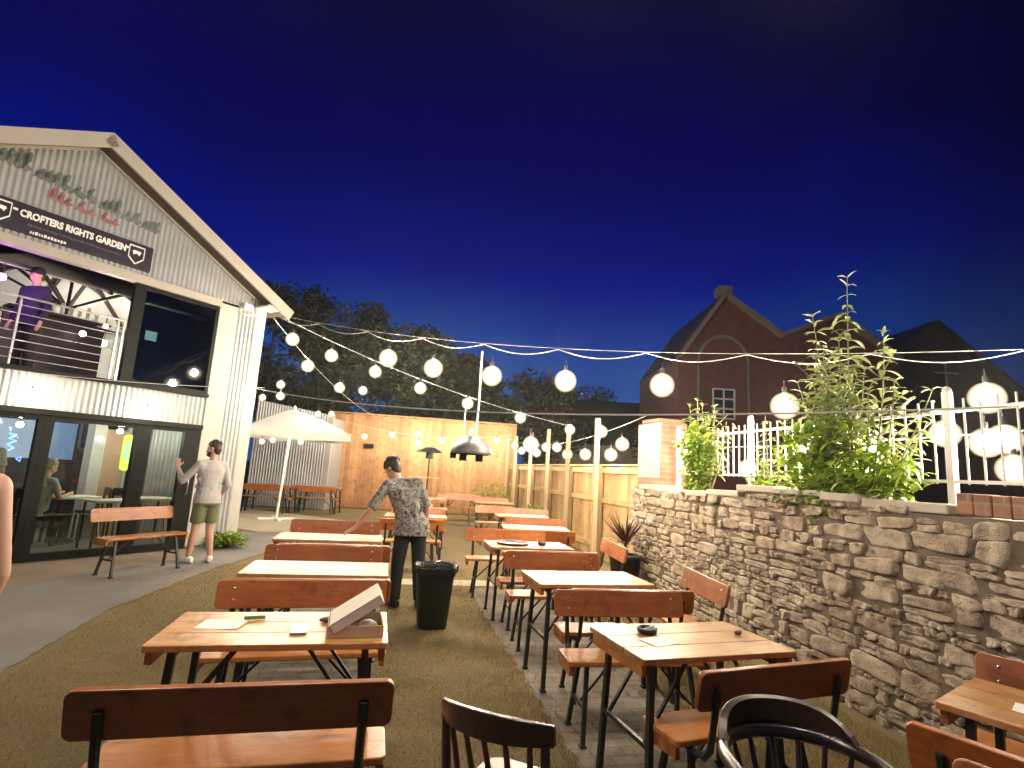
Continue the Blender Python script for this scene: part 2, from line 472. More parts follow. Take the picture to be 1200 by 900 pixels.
def brick_mat(name, a, b_, mortar, scale=1.0):
    m, n, l, b = new_mat(name)
    br = n.new('ShaderNodeTexBrick')
    tc = n.new('ShaderNodeTexCoord'); sp = n.new('ShaderNodeSeparateXYZ'); cb = n.new('ShaderNodeCombineXYZ'); ad = n.new('ShaderNodeMath')
    l.new(tc.outputs['Object'], sp.inputs[0]); l.new(sp.outputs[0], ad.inputs[0]); l.new(sp.outputs[1], ad.inputs[1])
    l.new(ad.outputs[0], cb.inputs[0]); l.new(sp.outputs[2], cb.inputs[1])
    l.new(cb.outputs[0], br.inputs['Vector'])
    br.inputs['Color1'].default_value = (*a, 1); br.inputs['Color2'].default_value = (*b_, 1); br.inputs['Mortar'].default_value = (*mortar, 1)
    br.inputs['Scale'].default_value = scale; br.inputs['Brick Width'].default_value = 0.225; br.inputs['Row Height'].default_value = 0.075
    br.inputs['Mortar Size'].default_value = 0.008
    f = noise(n, l, tc.outputs['Object'], 3.5, 5)
    c = mixc(n, l, 0.5, br.outputs['Color'], ramp(n, l, f, [(0.3, tuple(x * 0.5 for x in a)), (0.7, b_)]), 'MIX')
    l.new(c, b.inputs['Base Color']); b.inputs['Roughness'].default_value = 0.85
    bump(n, l, b, br.outputs['Fac'], -0.4, 0.01)
    return m
M['brick'] = brick_mat('brick', (0.24, 0.095, 0.055), (0.36, 0.18, 0.11), (0.30, 0.26, 0.21))
M['church_brick'] = brick_mat('church_brick', (0.10, 0.030, 0.028), (0.13, 0.042, 0.037), (0.09, 0.06, 0.056))
M['old_trim'] = plain('old_trim', (0.13, 0.11, 0.09), 0.85, 0.0, 0.2, 3)
M['stone_trim'] = plain('stone_trim', (0.40, 0.36, 0.29), 0.85, 0.0, 0.15, 3)

def stone_mat():
    m, n, l, b = new_mat('rubble_stone')
    g = n.new('ShaderNodeNewGeometry')
    c = ramp(n, l, g.outputs['Random Per Island'], [(0.0, (0.20, 0.15, 0.12)), (0.25, (0.38, 0.30, 0.21)), (0.5, (0.56, 0.47, 0.34)), (0.75, (0.34, 0.25, 0.19)), (1.0, (0.60, 0.52, 0.39))])
    v = coords(n, l)
    f = noise(n, l, v, 9, 7, 0.65)
    c = mixc(n, l, 0.55, c, ramp(n, l, f, [(0.32, (0.16, 0.11, 0.08)), (0.48, (0.46, 0.38, 0.27)), (0.66, (0.70, 0.62, 0.48))]))
    big = noise(n, l, v, 1.1, 4)
    c = mixc(n, l, 0.6, c, ramp(n, l, big, [(0.35, (0.70, 0.60, 0.54)), (0.62, (1.0, 1.0, 1.0))]), 'MULTIPLY')
    l.new(c, b.inputs['Base Color']); b.inputs['Roughness'].default_value = 0.9
    bump(n, l, b, mixc(n, l, 0.5, noise(n, l, v, 13, 5, 0.75), noise(n, l, v, 55, 6, 0.75)), 0.9, 0.045)
    return m
M['rubble'] = stone_mat()
M['mortar'] = plain('mortar', (0.13, 0.10, 0.07), 0.95, 0.0, 0.35, 8)

def turf_mat():
    m, n, l, b = new_mat('turf')
    v = coords(n, l)
    a = noise(n, l, v, 1.1, 6, 0.6, 0.4)
    c = ramp(n, l, a, [(0.30, (0.15, 0.098, 0.045)), (0.46, (0.25, 0.165, 0.076)), (0.57, (0.20, 0.155, 0.052)), (0.70, (0.11, 0.135, 0.025))])
    f = noise(n, l, coords(n, l), 60, 5, 0.7)
    c = mixc(n, l, 0.55, c, ramp(n, l, f, [(0.32, (0.055, 0.040, 0.018)), (0.68, (0.33, 0.25, 0.13))]))
    l.new(c, b.inputs['Base Color']); b.inputs['Roughness'].default_value = 0.95
    bump(n, l, b, noise(n, l, v, 120, 4, 0.8), 0.9, 0.02)
    return m
M['turf'] = turf_mat()
def asphalt_mat(name, a, c2, bumpy=0.6):
    m, n, l, b = new_mat(name)
    v = coords(n, l)
    x = mixc(n, l, 0.5, ramp(n, l, noise(n, l, v, 1.4, 5), [(0.3, a), (0.7, c2)]), ramp(n, l, noise(n, l, v, 90, 4, 0.8), [(0.3, tuple(k * 0.5 for k in a)), (0.7, tuple(min(1, k * 1.4) for k in c2))]))
    l.new(x, b.inputs['Base Color']); b.inputs['Roughness'].default_value = 0.85
    bump(n, l, b, noise(n, l, v, 140, 4, 0.8), bumpy, 0.01)
    return m
M['asphalt'] = asphalt_mat('asphalt', (0.115, 0.105, 0.095), (0.23, 0.21, 0.19))
M['gravel'] = asphalt_mat('gravel', (0.20, 0.15, 0.115), (0.34, 0.27, 0.20), 1.0)
M['slab'] = asphalt_mat('slab', (0.30, 0.26, 0.20), (0.42, 0.37, 0.29), 0.3)
def paver_mat():
    m, n, l, b = new_mat('pavers')
    v = coords(n, l)
    br = n.new('ShaderNodeTexBrick'); l.new(v, br.inputs['Vector'])
    br.inputs['Color1'].default_value = (0.15, 0.125, 0.10, 1); br.inputs['Color2'].default_value = (0.22, 0.18, 0.145, 1); br.inputs['Mortar'].default_value = (0.06, 0.05, 0.03, 1)
    br.inputs['Scale'].default_value = 1.0; br.inputs['Brick Width'].default_value = 0.2; br.inputs['Row Height'].default_value = 0.1; br.inputs['Mortar Size'].default_value = 0.006
    c = mixc(n, l, 0.5, br.outputs['Color'], ramp(n, l, noise(n, l, v, 7, 6), [(0.3, (0.07, 0.06, 0.04)), (0.7, (0.26, 0.21, 0.16))]))
    l.new(c, b.inputs['Base Color']); b.inputs['Roughness'].default_value = 0.85
    bump(n, l, b, br.outputs['Fac'], -0.5, 0.008)
    return m
M['pavers'] = paver_mat()

# ------------------------------------------------------------------ ground
def sheet(name, pts, z, m):
    mb = MB(); mb.poly([(x, y, z) for x, y in pts])
    return struct(name, mb, m)
sheet('ground', [(-150, -60), (170, -60), (170, 190), (-150, 190)], 0.0, M['turf'])
def wobble(pts, amp, seed, step=0.09):
    r = random.Random(seed); out = []
    for i, (a, b) in enumerate(zip(pts, pts[1:] + pts[:1])):
        L = math.hypot(b[0] - a[0], b[1] - a[1]); n = max(1, int(L / step))
        for k in range(n):
            t = k / n
            out.append((a[0] + (b[0] - a[0]) * t + r.uniform(-amp, amp), a[1] + (b[1] - a[1]) * t + r.uniform(-amp, amp)))
    return out
sheet('gravel_verge', wobble([(-7.5, 4.0), (-4.3, 6.6), (-1.9, 10.9), (-2.3, 12.4), (-4.7, 8.8), (-8.5, 5.2)], 0.03, 3), 0.004, M['gravel'])
sheet('path', wobble([(-2.35, -4.0), (-2.50, 4.6), (-2.60, 6.3), (-2.28, 8.6), (-1.75, 10.6), (-1.4, 13.0), (-3.0, 12.6), (-3.0, 9.2), (-3.9, 7.6), (-4.6, 5.5), (-5.2, 2.0), (-6.0, -4.0)], 0.02, 4), 0.008, M['asphalt'])
sheet('terrace_paving', wobble([(-1.4, 13.0), (-1.0, 15.6), (-4.6, 18.6), (-4.6, 14.4), (-2.6, 12.7)], 0.02, 5), 0.012, M['slab'])
for nm, pts in (('paving_strip', [(-0.95, 1.7), (0.02, 1.7), (0.02, 7.6), (-0.95, 7.6)]), ('paving_strip', [(1.18, 1.7), (2.15, 1.7), (2.15, 7.5), (1.18, 7.5)]),
                ('paving_strip', [(2.1, 0.4), (2.9, 0.4), (2.9, 1.9), (2.1, 1.9)])):
    sheet(nm, wobble(pts, 0.025, len(pts) + int(pts[0][0] * 10)), 0.004, M['pavers'])
sheet('cross_path', wobble([(-0.1, 7.75), (2.9, 7.65), (2.9, 8.02), (-0.1, 8.12)], 0.015, 9), 0.008, M['slab'])

# short turf blades where the photograph looks closest at the lawn
def grass_stuff():
    rs = np.random.RandomState(5)
    V = []; F = []
    def ok(x, y):
        if -0.95 < x < 0.02 and 1.7 < y < 7.6: return rs.rand() < 0.10
        if 1.18 < x < 2.15 and 1.7 < y < 7.5: return rs.rand() < 0.14
        if x < -2.2 - 0.05 * y and y < 7: return False
        return True
    n = 0
    while n < 90000:
        y = 1.5 + 7.5 * rs.rand() ** 1.6; x = -2.6 + 6.0 * rs.rand()
        if x > 3.4 or not ok(x, y): continue
        h = 0.008 + 0.014 * rs.rand()
        if 0.95 < x < 1.3 or 2.1 < x < 3.5: h *= 1.7
        a = rs.rand() * 6.283; w = 0.0028; lx, ly = rs.normal(0, 0.010, 2)
        dx, dy = math.cos(a) * w, math.sin(a) * w
        b = len(V)
        V += [(x - dx, y - dy, 0.0), (x + dx, y + dy, 0.0), (x + lx, y + ly, h)]
        F.append((b, b + 1, b + 2)); n += 1
    me = bpy.data.meshes.new('turf_grass'); me.from_pydata(V, [], F)
    o = link('turf_grass', me, foliage('grass_blade', (0.26, 0.175, 0.080), (0.26, 0.215, 0.080), 0.5))
    tag(o, 'short worn brown and green turf between the rows of tables', 'grass', kind='stuff')
grass_stuff()

# ------------------------------------------------------------------ the corrugated bar building (local x along its front, y inwards)
P0 = Vector((-4.71, 8.67, 0)); BA = math.atan2(0.72, 0.69)
def LW(x, y, z=0.0):
    return Vector((P0.x + x * math.cos(BA) - y * math.sin(BA), P0.y + x * math.sin(BA) + y * math.cos(BA), z))
bar = thing('venue_building', 'two-storey corrugated metal bar building with gabled front and open balcony', 'building', P0, BA)
def corr(x0, x1, zb, zt, y, name, m=None, pitch=0.076, amp=0.011, parent=None, per=8):
    n = max(8, int((x1 - x0) / pitch * per))
    V = []; F = []
    f = zt if callable(zt) else (lambda x: zt)
    for i in range(n + 1):
        x = x0 + (x1 - x0) * i / n
        yy = y - amp + amp * math.cos(2 * PI * x / pitch)
        V += [(x, yy, zb), (x, yy, f(x))]
    for i in range(n):
        F.append((2 * i, 2 * i + 2, 2 * i + 3, 2 * i + 1))
    me = bpy.data.meshes.new(name); me.from_pydata(V, [], F)
    me.polygons.foreach_set('use_smooth', [True] * len(F))
    return link(name, me, m or M['galv'], parent if parent is not None else bar)
gz = lambda x: 6.02 - 0.53 * abs(x)
corr(-3.3, 2.85, 4.30, lambda x: gz(x) - 0.04, 0.0, 'gable_panel')
corr(-3.3, 2.15, 2.06, 2.54, 0.0, 'wall_panel')
corr(2.50, 2.86, 0.10, 4.42, 0.0, 'wall_panel')
for x0, x1, z0, z1, nm in ((2.16, 2.50, 0.05, 4.26, 'pilaster'), (2.86, 3.06, 0.0, 4.42, 'corner_trim')):
    mb = MB(); mb.box(((x0 + x1) / 2, 0.03, (z0 + z1) / 2), (x1 - x0 - 0.004, 0.10, z1 - z0)); mb.build(nm, M['cream'], bar, 0.004)
# side, back and inner shell
mb = MB(); mb.box((3.02, 4.6, 2.2), (0.06, 9.0, 4.4)); mb.build('side_wall', M['galv'], bar)
mb = MB(); mb.box((-3.3, 4.6, 2.2), (0.06, 9.0, 4.4)); mb.build('side_wall', M['galv'], bar)
mb = MB(); mb.prism([(-3.3, 0), (3.0, 0), (3.0, 4.4), (0, 5.98), (-3.3, 4.3)], 0.06, T(0, 9.1, 0)); mb.build('rear_wall', M['galv'], bar)
mb = MB(); mb.box((-0.15, 4.6, 2.30), (6.2, 8.9, 0.38)); mb.build('upper_floor', M['plaster'], bar)
# roof slopes with front overhang
rf = MB()
for sgn in (1, -1):
    ang = math.atan(0.53) * sgn
    L = 3.68
    c = Vector((sgn * L / 2 * math.cos(math.atan(0.53)), 4.35, 6.05 - L / 2 * math.sin(math.atan(0.53))))
    rf.box(c, (L, 9.6, 0.09), None, Matrix.Rotation(ang, 3, 'Y'))
roof = rf.build('roof', M['soffit'], bar)
fa = MB()
for sgn in (1, -1):
    a = math.atan(0.53); L = 3.75
    c = Vector((sgn * (L / 2 - 0.05) * math.cos(a), -0.475, 6.03 - L / 2 * math.sin(a)))
    fa.box(c, (L, 0.045, 0.20), None, Matrix.Rotation(a * sgn, 3, 'Y'))
fa.build('fascia', M['fascia'], roof)
tr = MB()
for sgn in (1, -1):
    a = math.atan(0.53); L = 3.45
    c = Vector((sgn * (L / 2) * math.cos(a), -0.045, 5.99 - L / 2 * math.sin(a)))
    tr.box(c, (L, 0.03, 0.055), None, Matrix.Rotation(a * sgn, 3, 'Y'))
tr.build('verge_trim', M['fascia'], bar)
mb = MB(); mb.box((2.98, -0.24, 4.36), (0.36, 0.42, 0.03)); mb.build('eave_soffit', M['fascia'], bar)
mb = MB(); mb.box((-0.6, -0.02, 4.235), (5.5, 0.14, 0.13)); mb.build('balcony_lintel', M['fascia'], bar, 0.004)
mb = MB(); mb.box((-0.6, -0.03, 2.57), (5.5, 0.16, 0.06)); mb.build('balcony_sill', M['frame_black'], bar, 0.004)
mb = MB(); mb.box((-0.6, -0.01, 2.02), (5.5, 0.13, 0.08)); mb.build('door_head', M['frame_black'], bar, 0.004)
# glazed doors
def glazed(x0, x1, z0, z1, wl_, wr, nm, glassm, y=0.0, foot=0.10):
    f = MB()
    f.box((x0 + wl_ / 2, y, (z0 + z1) / 2), (wl_, 0.09, z1 - z0))
    f.box((x1 - wr / 2, y, (z0 + z1) / 2), (wr, 0.09, z1 - z0))
    f.box(((x0 + wl_ + x1 - wr) / 2, y, z0 + foot / 2), (x1 - x0 - wl_ - wr, 0.08, foot))
    f.box(((x0 + wl_ + x1 - wr) / 2, y, z1 - 0.03), (x1 - x0 - wl_ - wr, 0.08, 0.06))
    o = f.build(nm, M['frame_black'], bar)
    g = MB(); g.box(((x0 + wl_ + x1 - wr) / 2, y, (z0 + foot + z1 - 0.06) / 2), (x1 - x0 - wl_ - wr, 0.012, z1 - z0 - foot - 0.06))
    g.build('glass', glassm, o)
    return o
glazed(-2.6, 0.0, 0.02, 1.98, 0.1, 0.07, 'glazed_door', M['glass'])
glazed(0.002, 1.20, 0.02, 1.98, 0.11, 0.05, 'glazed_door', M['glass'])
d3 = glazed(1.202, 2.14, 0.02, 1.98, 0.16, 0.26, 'glazed_door', M['glass'])
h = MB(); h.tube([(2.02, -0.05, 0.9), (2.02, -0.10, 0.93), (2.02, -0.10, 1.25), (2.02, -0.05, 1.28)], 0.012, 8); h.build('handle', M['zinc'], d3)
wdw = glazed(0.80, 2.14, 2.60, 4.17, 0.16, 0.05, 'window', M['dark_glass'], 0.0, 0.05)
# room behind the upper window and behind the doors
mb = MB(); mb.box((2.2, 1.2, 3.36), (1.5, 0.05, 1.6)); mb.build('inner_wall', M['dark_wall'], bar)
mb = MB(); mb.box((-0.15, 4.6, 3.3), (6.2, 0.06, 1.6)); mb.build('inner_wall', M['plaster'], bar)
mb = MB(); mb.box((-0.15, 3.6, 1.05), (6.2, 0.06, 2.1)); mb.build('inner_wall', M['dark_wall'], bar)
mb = MB(); mb.box((-0.15, 1.9, 0.012), (6.2, 3.4, 0.02)); mb.build('inner_floor', M['int_floor'], bar)
mb = MB(); mb.box((1.46, 2.1, 1.05), (0.17, 0.3, 2.1)); mb.build('inner_wall', M['plaster'], bar)
mb = MB(); mb.box((1.78, 2.10, 0.96), (0.36, 0.05, 1.92)); dr = mb.build('inner_door', M['pink_door'], bar)
mb = MB(); mb.box((1.575, 2.10, 0.99), (0.05, 0.10, 1.98)); mb.box((1.985, 2.10, 0.99), (0.05, 0.10, 1.98)); mb.build('door_frame', M['white_paint'], dr)
corr(2.15, 3.0, 0.05, 2.1, 1.6, 'reflection_panel', M['galv'])  # partition added to imitate corrugations reflected in the door glass
mb = MB(); mb.box((1.05, 3.53, 1.66), (1.25, 0.04, 0.70)); mb.build('blue_panel', emit('blue_glow', (0.05, 0.30, 0.75), 0.35), bar)
mb = MB(); mb.box((-1.6, 3.0, 0.55), (2.4, 0.5, 1.1)); mb.build('bar_counter', M['dark_wall'], bar)
# balcony railing
rl = MB()
for z in (2.70, 2.82, 2.94, 3.06, 3.18, 3.30, 3.42):
    rl.cone((-3.2, -0.02, z), (0.72, -0.02, z), 0.007, n=6)
rail = rl.build('balcony_railing', M['steel_rail'], bar)
rl = MB(); rl.cone((-3.2, -0.02, 3.53), (0.76, -0.02, 3.53), 0.015, n=8); rl.build('handrail', M['steel_rail'], rail)
for x in (-2.9, -1.7, -0.5, 0.66, 0.74):
    rl = MB(); rl.box((x, -0.02, 3.06), (0.025, 0.035, 0.92)); rl.build('baluster', M['steel_rail'], rail)
mb = MB(); mb.box((2.62, -0.09, 4.30), (0.16, 0.10, 0.10)); mb.tube([(2.52, -0.05, 4.28), (2.50, -0.09, 4.16), (2.60, -0.12, 4.14), (2.78, -0.10, 4.18)], 0.012, 6)
mb.build('cable_box', M['white_paint'], bar)

# painted lettering on the gable, worn past reading: two lines of looping brush script
def script_line(x0, x1, zf, hgt, seed, w, y=-0.024):
    r = random.Random(seed); mb = MB(); x = x0; first_ = True
    while x < x1:
        L = min(r.uniform(.22, .42), x1 - x); n = 26; loops = r.randint(2, 4); h = hgt * (1.5 if first_ else 1) * r.uniform(.8, 1.1); first_ = False
        V = []; F = []
        for i in range(n + 1):
            t = i / n; a = t * loops * 2 * PI
            px = x + L * t + .035 * math.sin(a); pz = zf(x + L * t) + h * (.5 - .5 * math.cos(a)) * (0.7 + .3 * math.sin(3.1 * t + seed))
            ww = w * (0.6 + .5 * abs(math.sin(a * .5 + .6)))
            V += [(px - ww * .5, y, pz - ww * .6), (px + ww * .5, y, pz + ww * .6)]
        for i in range(n): F.append((2 * i, 2 * i + 2, 2 * i + 3, 2 * i + 1))
        mb._add(V, F); x += L + r.uniform(.03, .08)
    return mb
script_line(-1.05, .98, lambda x: 5.18 - .11 * x, .17, 5, .075).build('mural_lettering', plain('mural_green', (0.13, 0.16, 0.14), 0.8, 0.0, 0.5, 4), bar)
script_line(-.45, .42, lambda x: 4.98 - .07 * x, .12, 8, .06).build('mural_lettering', plain('mural_red', (0.30, 0.12, 0.13), 0.8, 0.0, 0.4, 4), bar)

# the sign board
def text_mesh(body, size, depth=0.004):
    cu = bpy.data.curves.new('letters', 'FONT'); cu.body = body; cu.size = size; cu.extrude = depth; cu.offset = 0.006 * size / 0.15
    cu.align_x = 'LEFT'; cu.resolution_u = 3
    o = bpy.data.objects.new('tmp', cu); C.objects.link(o)
    bpy.context.view_layer.update()
    me = bpy.data.meshes.new_from_object(o.evaluated_get(bpy.context.evaluated_depsgraph_get()))
    bpy.data.objects.remove(o); bpy.data.curves.remove(cu)
    return me
sign = thing('sign_board', 'long black sign board with white name lettering and two shields over balcony', 'sign', P0, BA)
mb = MB(); mb.box((-1.15, -0.075, 4.57), (4.16, 0.05, 0.40)); mb.build('board', M['sign_black'], sign, 0.004)
def place_text(body, size, x, z, width, m, nm):
    me = text_mesh(body, size)
    xs = [v.co.x for v in me.vertices]; w0 = max(xs) - min(xs); k = width / w0; x0 = min(xs)
    for v in me.vertices:
        v.co = Vector((x + (v.co.x - x0) * k, -0.106 - v.co.z, z + v.co.y))
    return link(nm, me, m, sign)
place_text('CROFTERS RIGHTS GARDEN', 0.135, -0.72, 4.585, 1.27, M['sign_white'], 'lettering')
r = random.Random(4)
lt = MB(); x = -0.58
while x < -0.20:
    w = r.uniform(.012, .03); lt.box((x + w / 2, -0.104, 4.405 + r.uniform(0, .006)), (w, 0.006, r.uniform(.025, .045))); x += w + .012
lt.build('small_print', M['sign_white'], sign)
lt = MB(); x = -0.62
while x < 0.5:
    w = r.uniform(.02, .05); lt.box((x + w / 2, -0.104, 4.50 + r.uniform(-.006, .006)), (w, 0.006, r.uniform(.015, .03))); x += w + .012
lt.build('small_print', plain('faded_print', (0.10, 0.10, 0.10), 0.6), sign)
def shield(x):
    s = [(-.105, .13), (.105, .13), (.105, -.05), (0, -.15), (-.105, -.05)]
    mb = MB()
    for a, b in zip(s, s[1:] + s[:1]):
        mb.bar((x + a[0], -0.105, 4.58 + a[1]), (x + b[0], -0.105, 4.58 + b[1]), 0.010, 0.018)
    o = mb.build('shield_emblem', M['sign_white'], sign)
    mb = MB()
    mb.prism([(-.06, .05), (-.03, .065), (.055, .06), (.065, .03), (.05, .02), (.045, -.005), (.03, -.005), (.028, .015), (-.02, .015), (-.025, -.005), (-.04, -.005), (-.045, .02)], 0.008, T(x, -0.104, 4.58))
    mb.build('animal_mark', M['sign_white'], o)
shield(0.70); shield(-0.92)
mb = MB(); mb.box((0.56, -0.104, 4.655), (0.05, 0.006, 0.03)); mb.box((-0.77, -0.104, 4.655), (0.05, 0.006, 0.03)); mb.build('dash_mark', M['sign_white'], sign)

# balcony parasols under the roof
def balcony_parasol(cx, cy, half, label):
    t = thing('balcony_parasol', label, 'parasol', LW(cx, cy, 2.49), BA, 'white parasols on the balcony')
    ap = 2.55; ev = 1.60
    mb = MB()
    cs = [(-half, -half), (half, -half), (half, half), (-half, half)]
    for a, b in zip(cs, cs[1:] + cs[:1]):
        mb.poly([(a[0], a[1], ev), (b[0], b[1], ev), (0, 0, ap)])
        mb.poly([(a[0], a[1], ev - .02), (b[0], b[1], ev - .02), (b[0], b[1], ev - 0.003), (a[0], a[1], ev - 0.003)])
    mb.build('canopy', M['canvas'], t)
    rb = MB()
    for a in cs + [(0, -half), (half, 0), (0, half), (-half, 0)]:
        rb.bar((a[0], a[1], ev - .03), (0, 0, ap - .06), 0.055)
        rb.bar((a[0] * .5, a[1] * .5, (ev + ap) / 2 - .05), (0, 0, ev - .12), 0.045)
    rb.build('rib', M['dark_rib'], t)
    mb = MB(); mb.cone((0, 0, 0.01), (0, 0, ap - .1), 0.025); mb.build('pole', M['dark_rib'], t)
balcony_parasol(0.75, 2.3, 1.65, 'white canvas parasol with dark ribs by the right end of balcony')
balcony_parasol(-2.6, 2.3, 1.65, 'white canvas parasol with dark ribs at left end of balcony')
def lamp_globe(name, label, loc, r_, col, strength, cat='lamp', rod=0.15):
    t = thing(name, label, cat, loc)
    mb = MB(); mb.ball((0, 0, 0), r_, 12, 8); mb.build('globe', emit(name + '_light', col, strength), t)
    mb = MB(); mb.cone((0, 0, r_ * .9), (0, 0, r_ + rod), 0.008, n=6); mb.cone((0, 0, r_ * .85), (0, 0, r_ * 1.5), r_ * .35, n=8); mb.build('cord', M['rubber'], t)
    return t
lamp_globe('pendant_lamp', 'white globe lamp hanging over the balcony at its right end', LW(1.5, 2.6, 3.55), 0.05, (1, .90, .74), 1000)
lamp_globe('pendant_lamp', 'purple glowing globe lamp hanging over balcony at its left', LW(-0.66, 0.30, 3.80), 0.045, (0.60, 0.14, 1.0), 190)
lamp_globe('pendant_lamp', 'small pinkish globe lamp low behind balcony railing bars', LW(0.56, 0.9, 3.36), 0.045, (1, .75, .85), 14)
lamp_globe('pendant_lamp', 'small yellowish lamp behind railing beside dark window frame', LW(0.70, 0.5, 3.48), 0.03, (1, .95, .7), 14)
def bottle_row():
    r = random.Random(8)
    sh = thing('balcony_bar_shelf', 'balcony bar shelf behind the railing, lined with glasses', 'shelf', LW(0.2, 1.1, 2.49), BA)
    mb = MB(); mb.box((0.1, 0, 1.10), (1.3, 0.3, 0.04)); mb.box((0.1, 0.1, 0.54), (1.3, 0.06, 1.07)); mb.build('counter', M['dark_rib'], sh)
    for k in range(8):
        x = -0.25 + k * 0.115
        g = MB(); hh = r.uniform(.12, .2); g.lathe([(0.02, 0), (0.022, .02), (0.028, hh), (0.02, hh + .01)], (0, 0, 0), 10)
        o = g.build('drinking_glass', M['white_paint']); p = LW(0.2 + x, 1.05, 3.612); o.location = p
        tag(o, 'pale drinking glass standing in row on the balcony bar shelf', 'glass', 'glasses in a row on the balcony bar shelf')
bottle_row()
sc_o = thing('window_reflection', 'small glowing panel added behind the dark upper window as its reflection', 'glow_panel', LW(1.62, 1.10, 3.60), BA)  # added glowing panel imitating a bright reflection in the upper window glass
mb = MB(); mb.box((0, 0, 0), (0.22, 0.03, 0.20)); mb.build('glow_backing', M['black_plastic'], sc_o)
mb = MB(); mb.box((0, -0.018, 0), (0.19, 0.006, 0.17)); mb.build('glow_panel', emit('reflection_glow', (0.55, 1.0, 0.8), 2.2), sc_o)
# downstairs lamps and signs
lamp_globe('pendant_lamp', 'ceiling globe lamp inside the ground floor, nearest the pink door', LW(1.45, 1.2, 1.88), 0.04, (1, .86, .66), 420, rod=.1)
lamp_globe('pendant_lamp', 'ceiling globe lamp above the seated customer inside ground floor', LW(0.4, 2.2, 1.88), 0.045, (1, .90, .76), 230, rod=.1)
lamp_globe('pendant_lamp', 'ceiling globe lamp behind the black door post, beside the added corrugated panel', LW(2.45, 0.9, 1.85), 0.04, (1, .92, .76), 260, rod=.1)
ns = thing('neon_sign', 'upright yellow-green neon sign with blue figure inside the door', 'sign', LW(1.21, 0.30, 1.53), BA)
mb = MB(); mb.prism(rrect(.13, .56, .05), 0.03); mb.build('panel', emit('neon_lime', (0.55, 1.0, 0.04), 1.9), ns)
mb = MB(); mb.tube([(0, -.022, .10), (-.02, -.022, .05), (.02, -.022, 0), (-.02, -.022, -.05), (0.015, -.022, -.1)], .012, 6); mb.ball((0, -.022, .14), .02, 8, 6); mb.build('figure', emit('neon_blue', (0.02, 0.45, 1.0), 1.5), ns)
ns = thing('neon_sign', 'small blue neon scribble sign glowing at left behind the glass', 'sign', LW(0.14, 1.5, 1.58), BA)
mb = MB(); mb.tube([(-.05, 0, .14), (.04, 0, .12), (-.04, 0, .06), (.05, 0, .03), (-.05, 0, -.03), (.04, 0, -.08), (-.02, 0, -.12)], .010, 6); mb.build('tube', emit('neon_cyan', (0.10, 0.55, 1.0), 4), ns)
ns = thing('neon_sign', 'tiny deep blue neon mark glowing under the blue scribble', 'sign', LW(0.26, 1.5, 1.34), BA)
mb = MB(); mb.tube([(-.03, 0, 0), (.03, 0, .03), (.02, 0, -.04), (-.03, 0, 0)], .009, 6); mb.build('tube', emit('neon_deep', (0.05, 0.15, 1.0), 5), ns)
# ------------------------------------------------------------------ shed beyond the parasol, fences
shed = thing('corrugated_shed', 'pale corrugated metal shed behind the white parasol', 'shed', (-4.5, 19.35, 0), -rad(12.1))
corr(0, 2.45, 0.02, lambda x: 3.46 - 0.15 * x, 0, 'front_panel', M['galv'], 0.09, 0.014, shed)
mb = MB(); mb.box((2.53, 0.03, 1.55), (0.16, 0.10, 3.1)); mb.build('corner_trim', M['cream'], shed)
mb = MB(); mb.box((1.28, 1.2, 1.50), (2.6, 2.2, 3.0)); mb.build('body', M['galv'], shed)

def boards(mb, L, h, w=0.145, t=0.02, gap=0.004, seed=1, jit=0.012, y=0.0):
    r = random.Random(seed); x = 0
    while x < L - 0.02:
        ww = min(w, L - x)
        hh = h + r.uniform(-jit, jit) if not callable(h) else h(x) + r.uniform(-jit, jit)
        mb.box((x + ww / 2, y + r.uniform(-.004, .004), hh / 2 + 0.02), (ww - gap, t, hh)); x += w
def board_mat(base, name):
    """wood whose tone changes from board to board"""
    m = base.copy(); m.name = name
    n, l = m.node_tree.nodes, m.node_tree.links
    b = n['Principled BSDF']; src = b.inputs['Base Color'].links[0].from_socket
    g = n.new('ShaderNodeNewGeometry')
    c = mixc(n, l, 0.8, src, ramp(n, l, g.outputs['Random Per Island'], [(0, (0.60, 0.52, 0.45)), (0.5, (0.9, 0.85, 0.8)), (1, (1.1, 1.08, 1.05))]), 'MULTIPLY')
    l.new(c, b.inputs['Base Color'])
    return m
M['pine_b'] = board_mat(M['pine'], 'pine_boards'); M['cedar_b'] = board_mat(M['cedar'], 'cedar_boards')
LAT = Vector((math.cos(rad(12.1)), -math.sin(rad(12.1)), 0))
bf = thing('back_fence', 'tall orange vertical board fence closing the far end of garden', 'fence', (-2.15, 20.2, 0), -rad(12.1))
mb = MB(); boards(mb, 6.6, lambda x: 3.26 - 0.012 * x, 0.15, seed=3); mb.build('board_panel', M['cedar_b'], bf)
mb = MB(); mb.box((3.3, 0, 3.285), (6.6, 0.06, 0.05), None, Matrix.Rotation(rad(0.7), 3, 'Y')); mb.build('cap_rail', M['cedar'], bf)
mb = MB(); mb.box((3.3, 0.05, 2.2), (6.6, 0.05, 0.09)); mb.box((3.3, 0.05, 0.7), (6.6, 0.05, 0.09)); mb.build('back_rail', M['cedar'], bf)
sf = thing('side_fence', 'lower pale board fence with tall posts along right side', 'fence', (4.15, 8.3, 0), rad(90))
postY = [8.68, 10.2, 12.0, 13.65, 15.45, 17.4, 18.7]
ys = [8.3] + postY[1:]
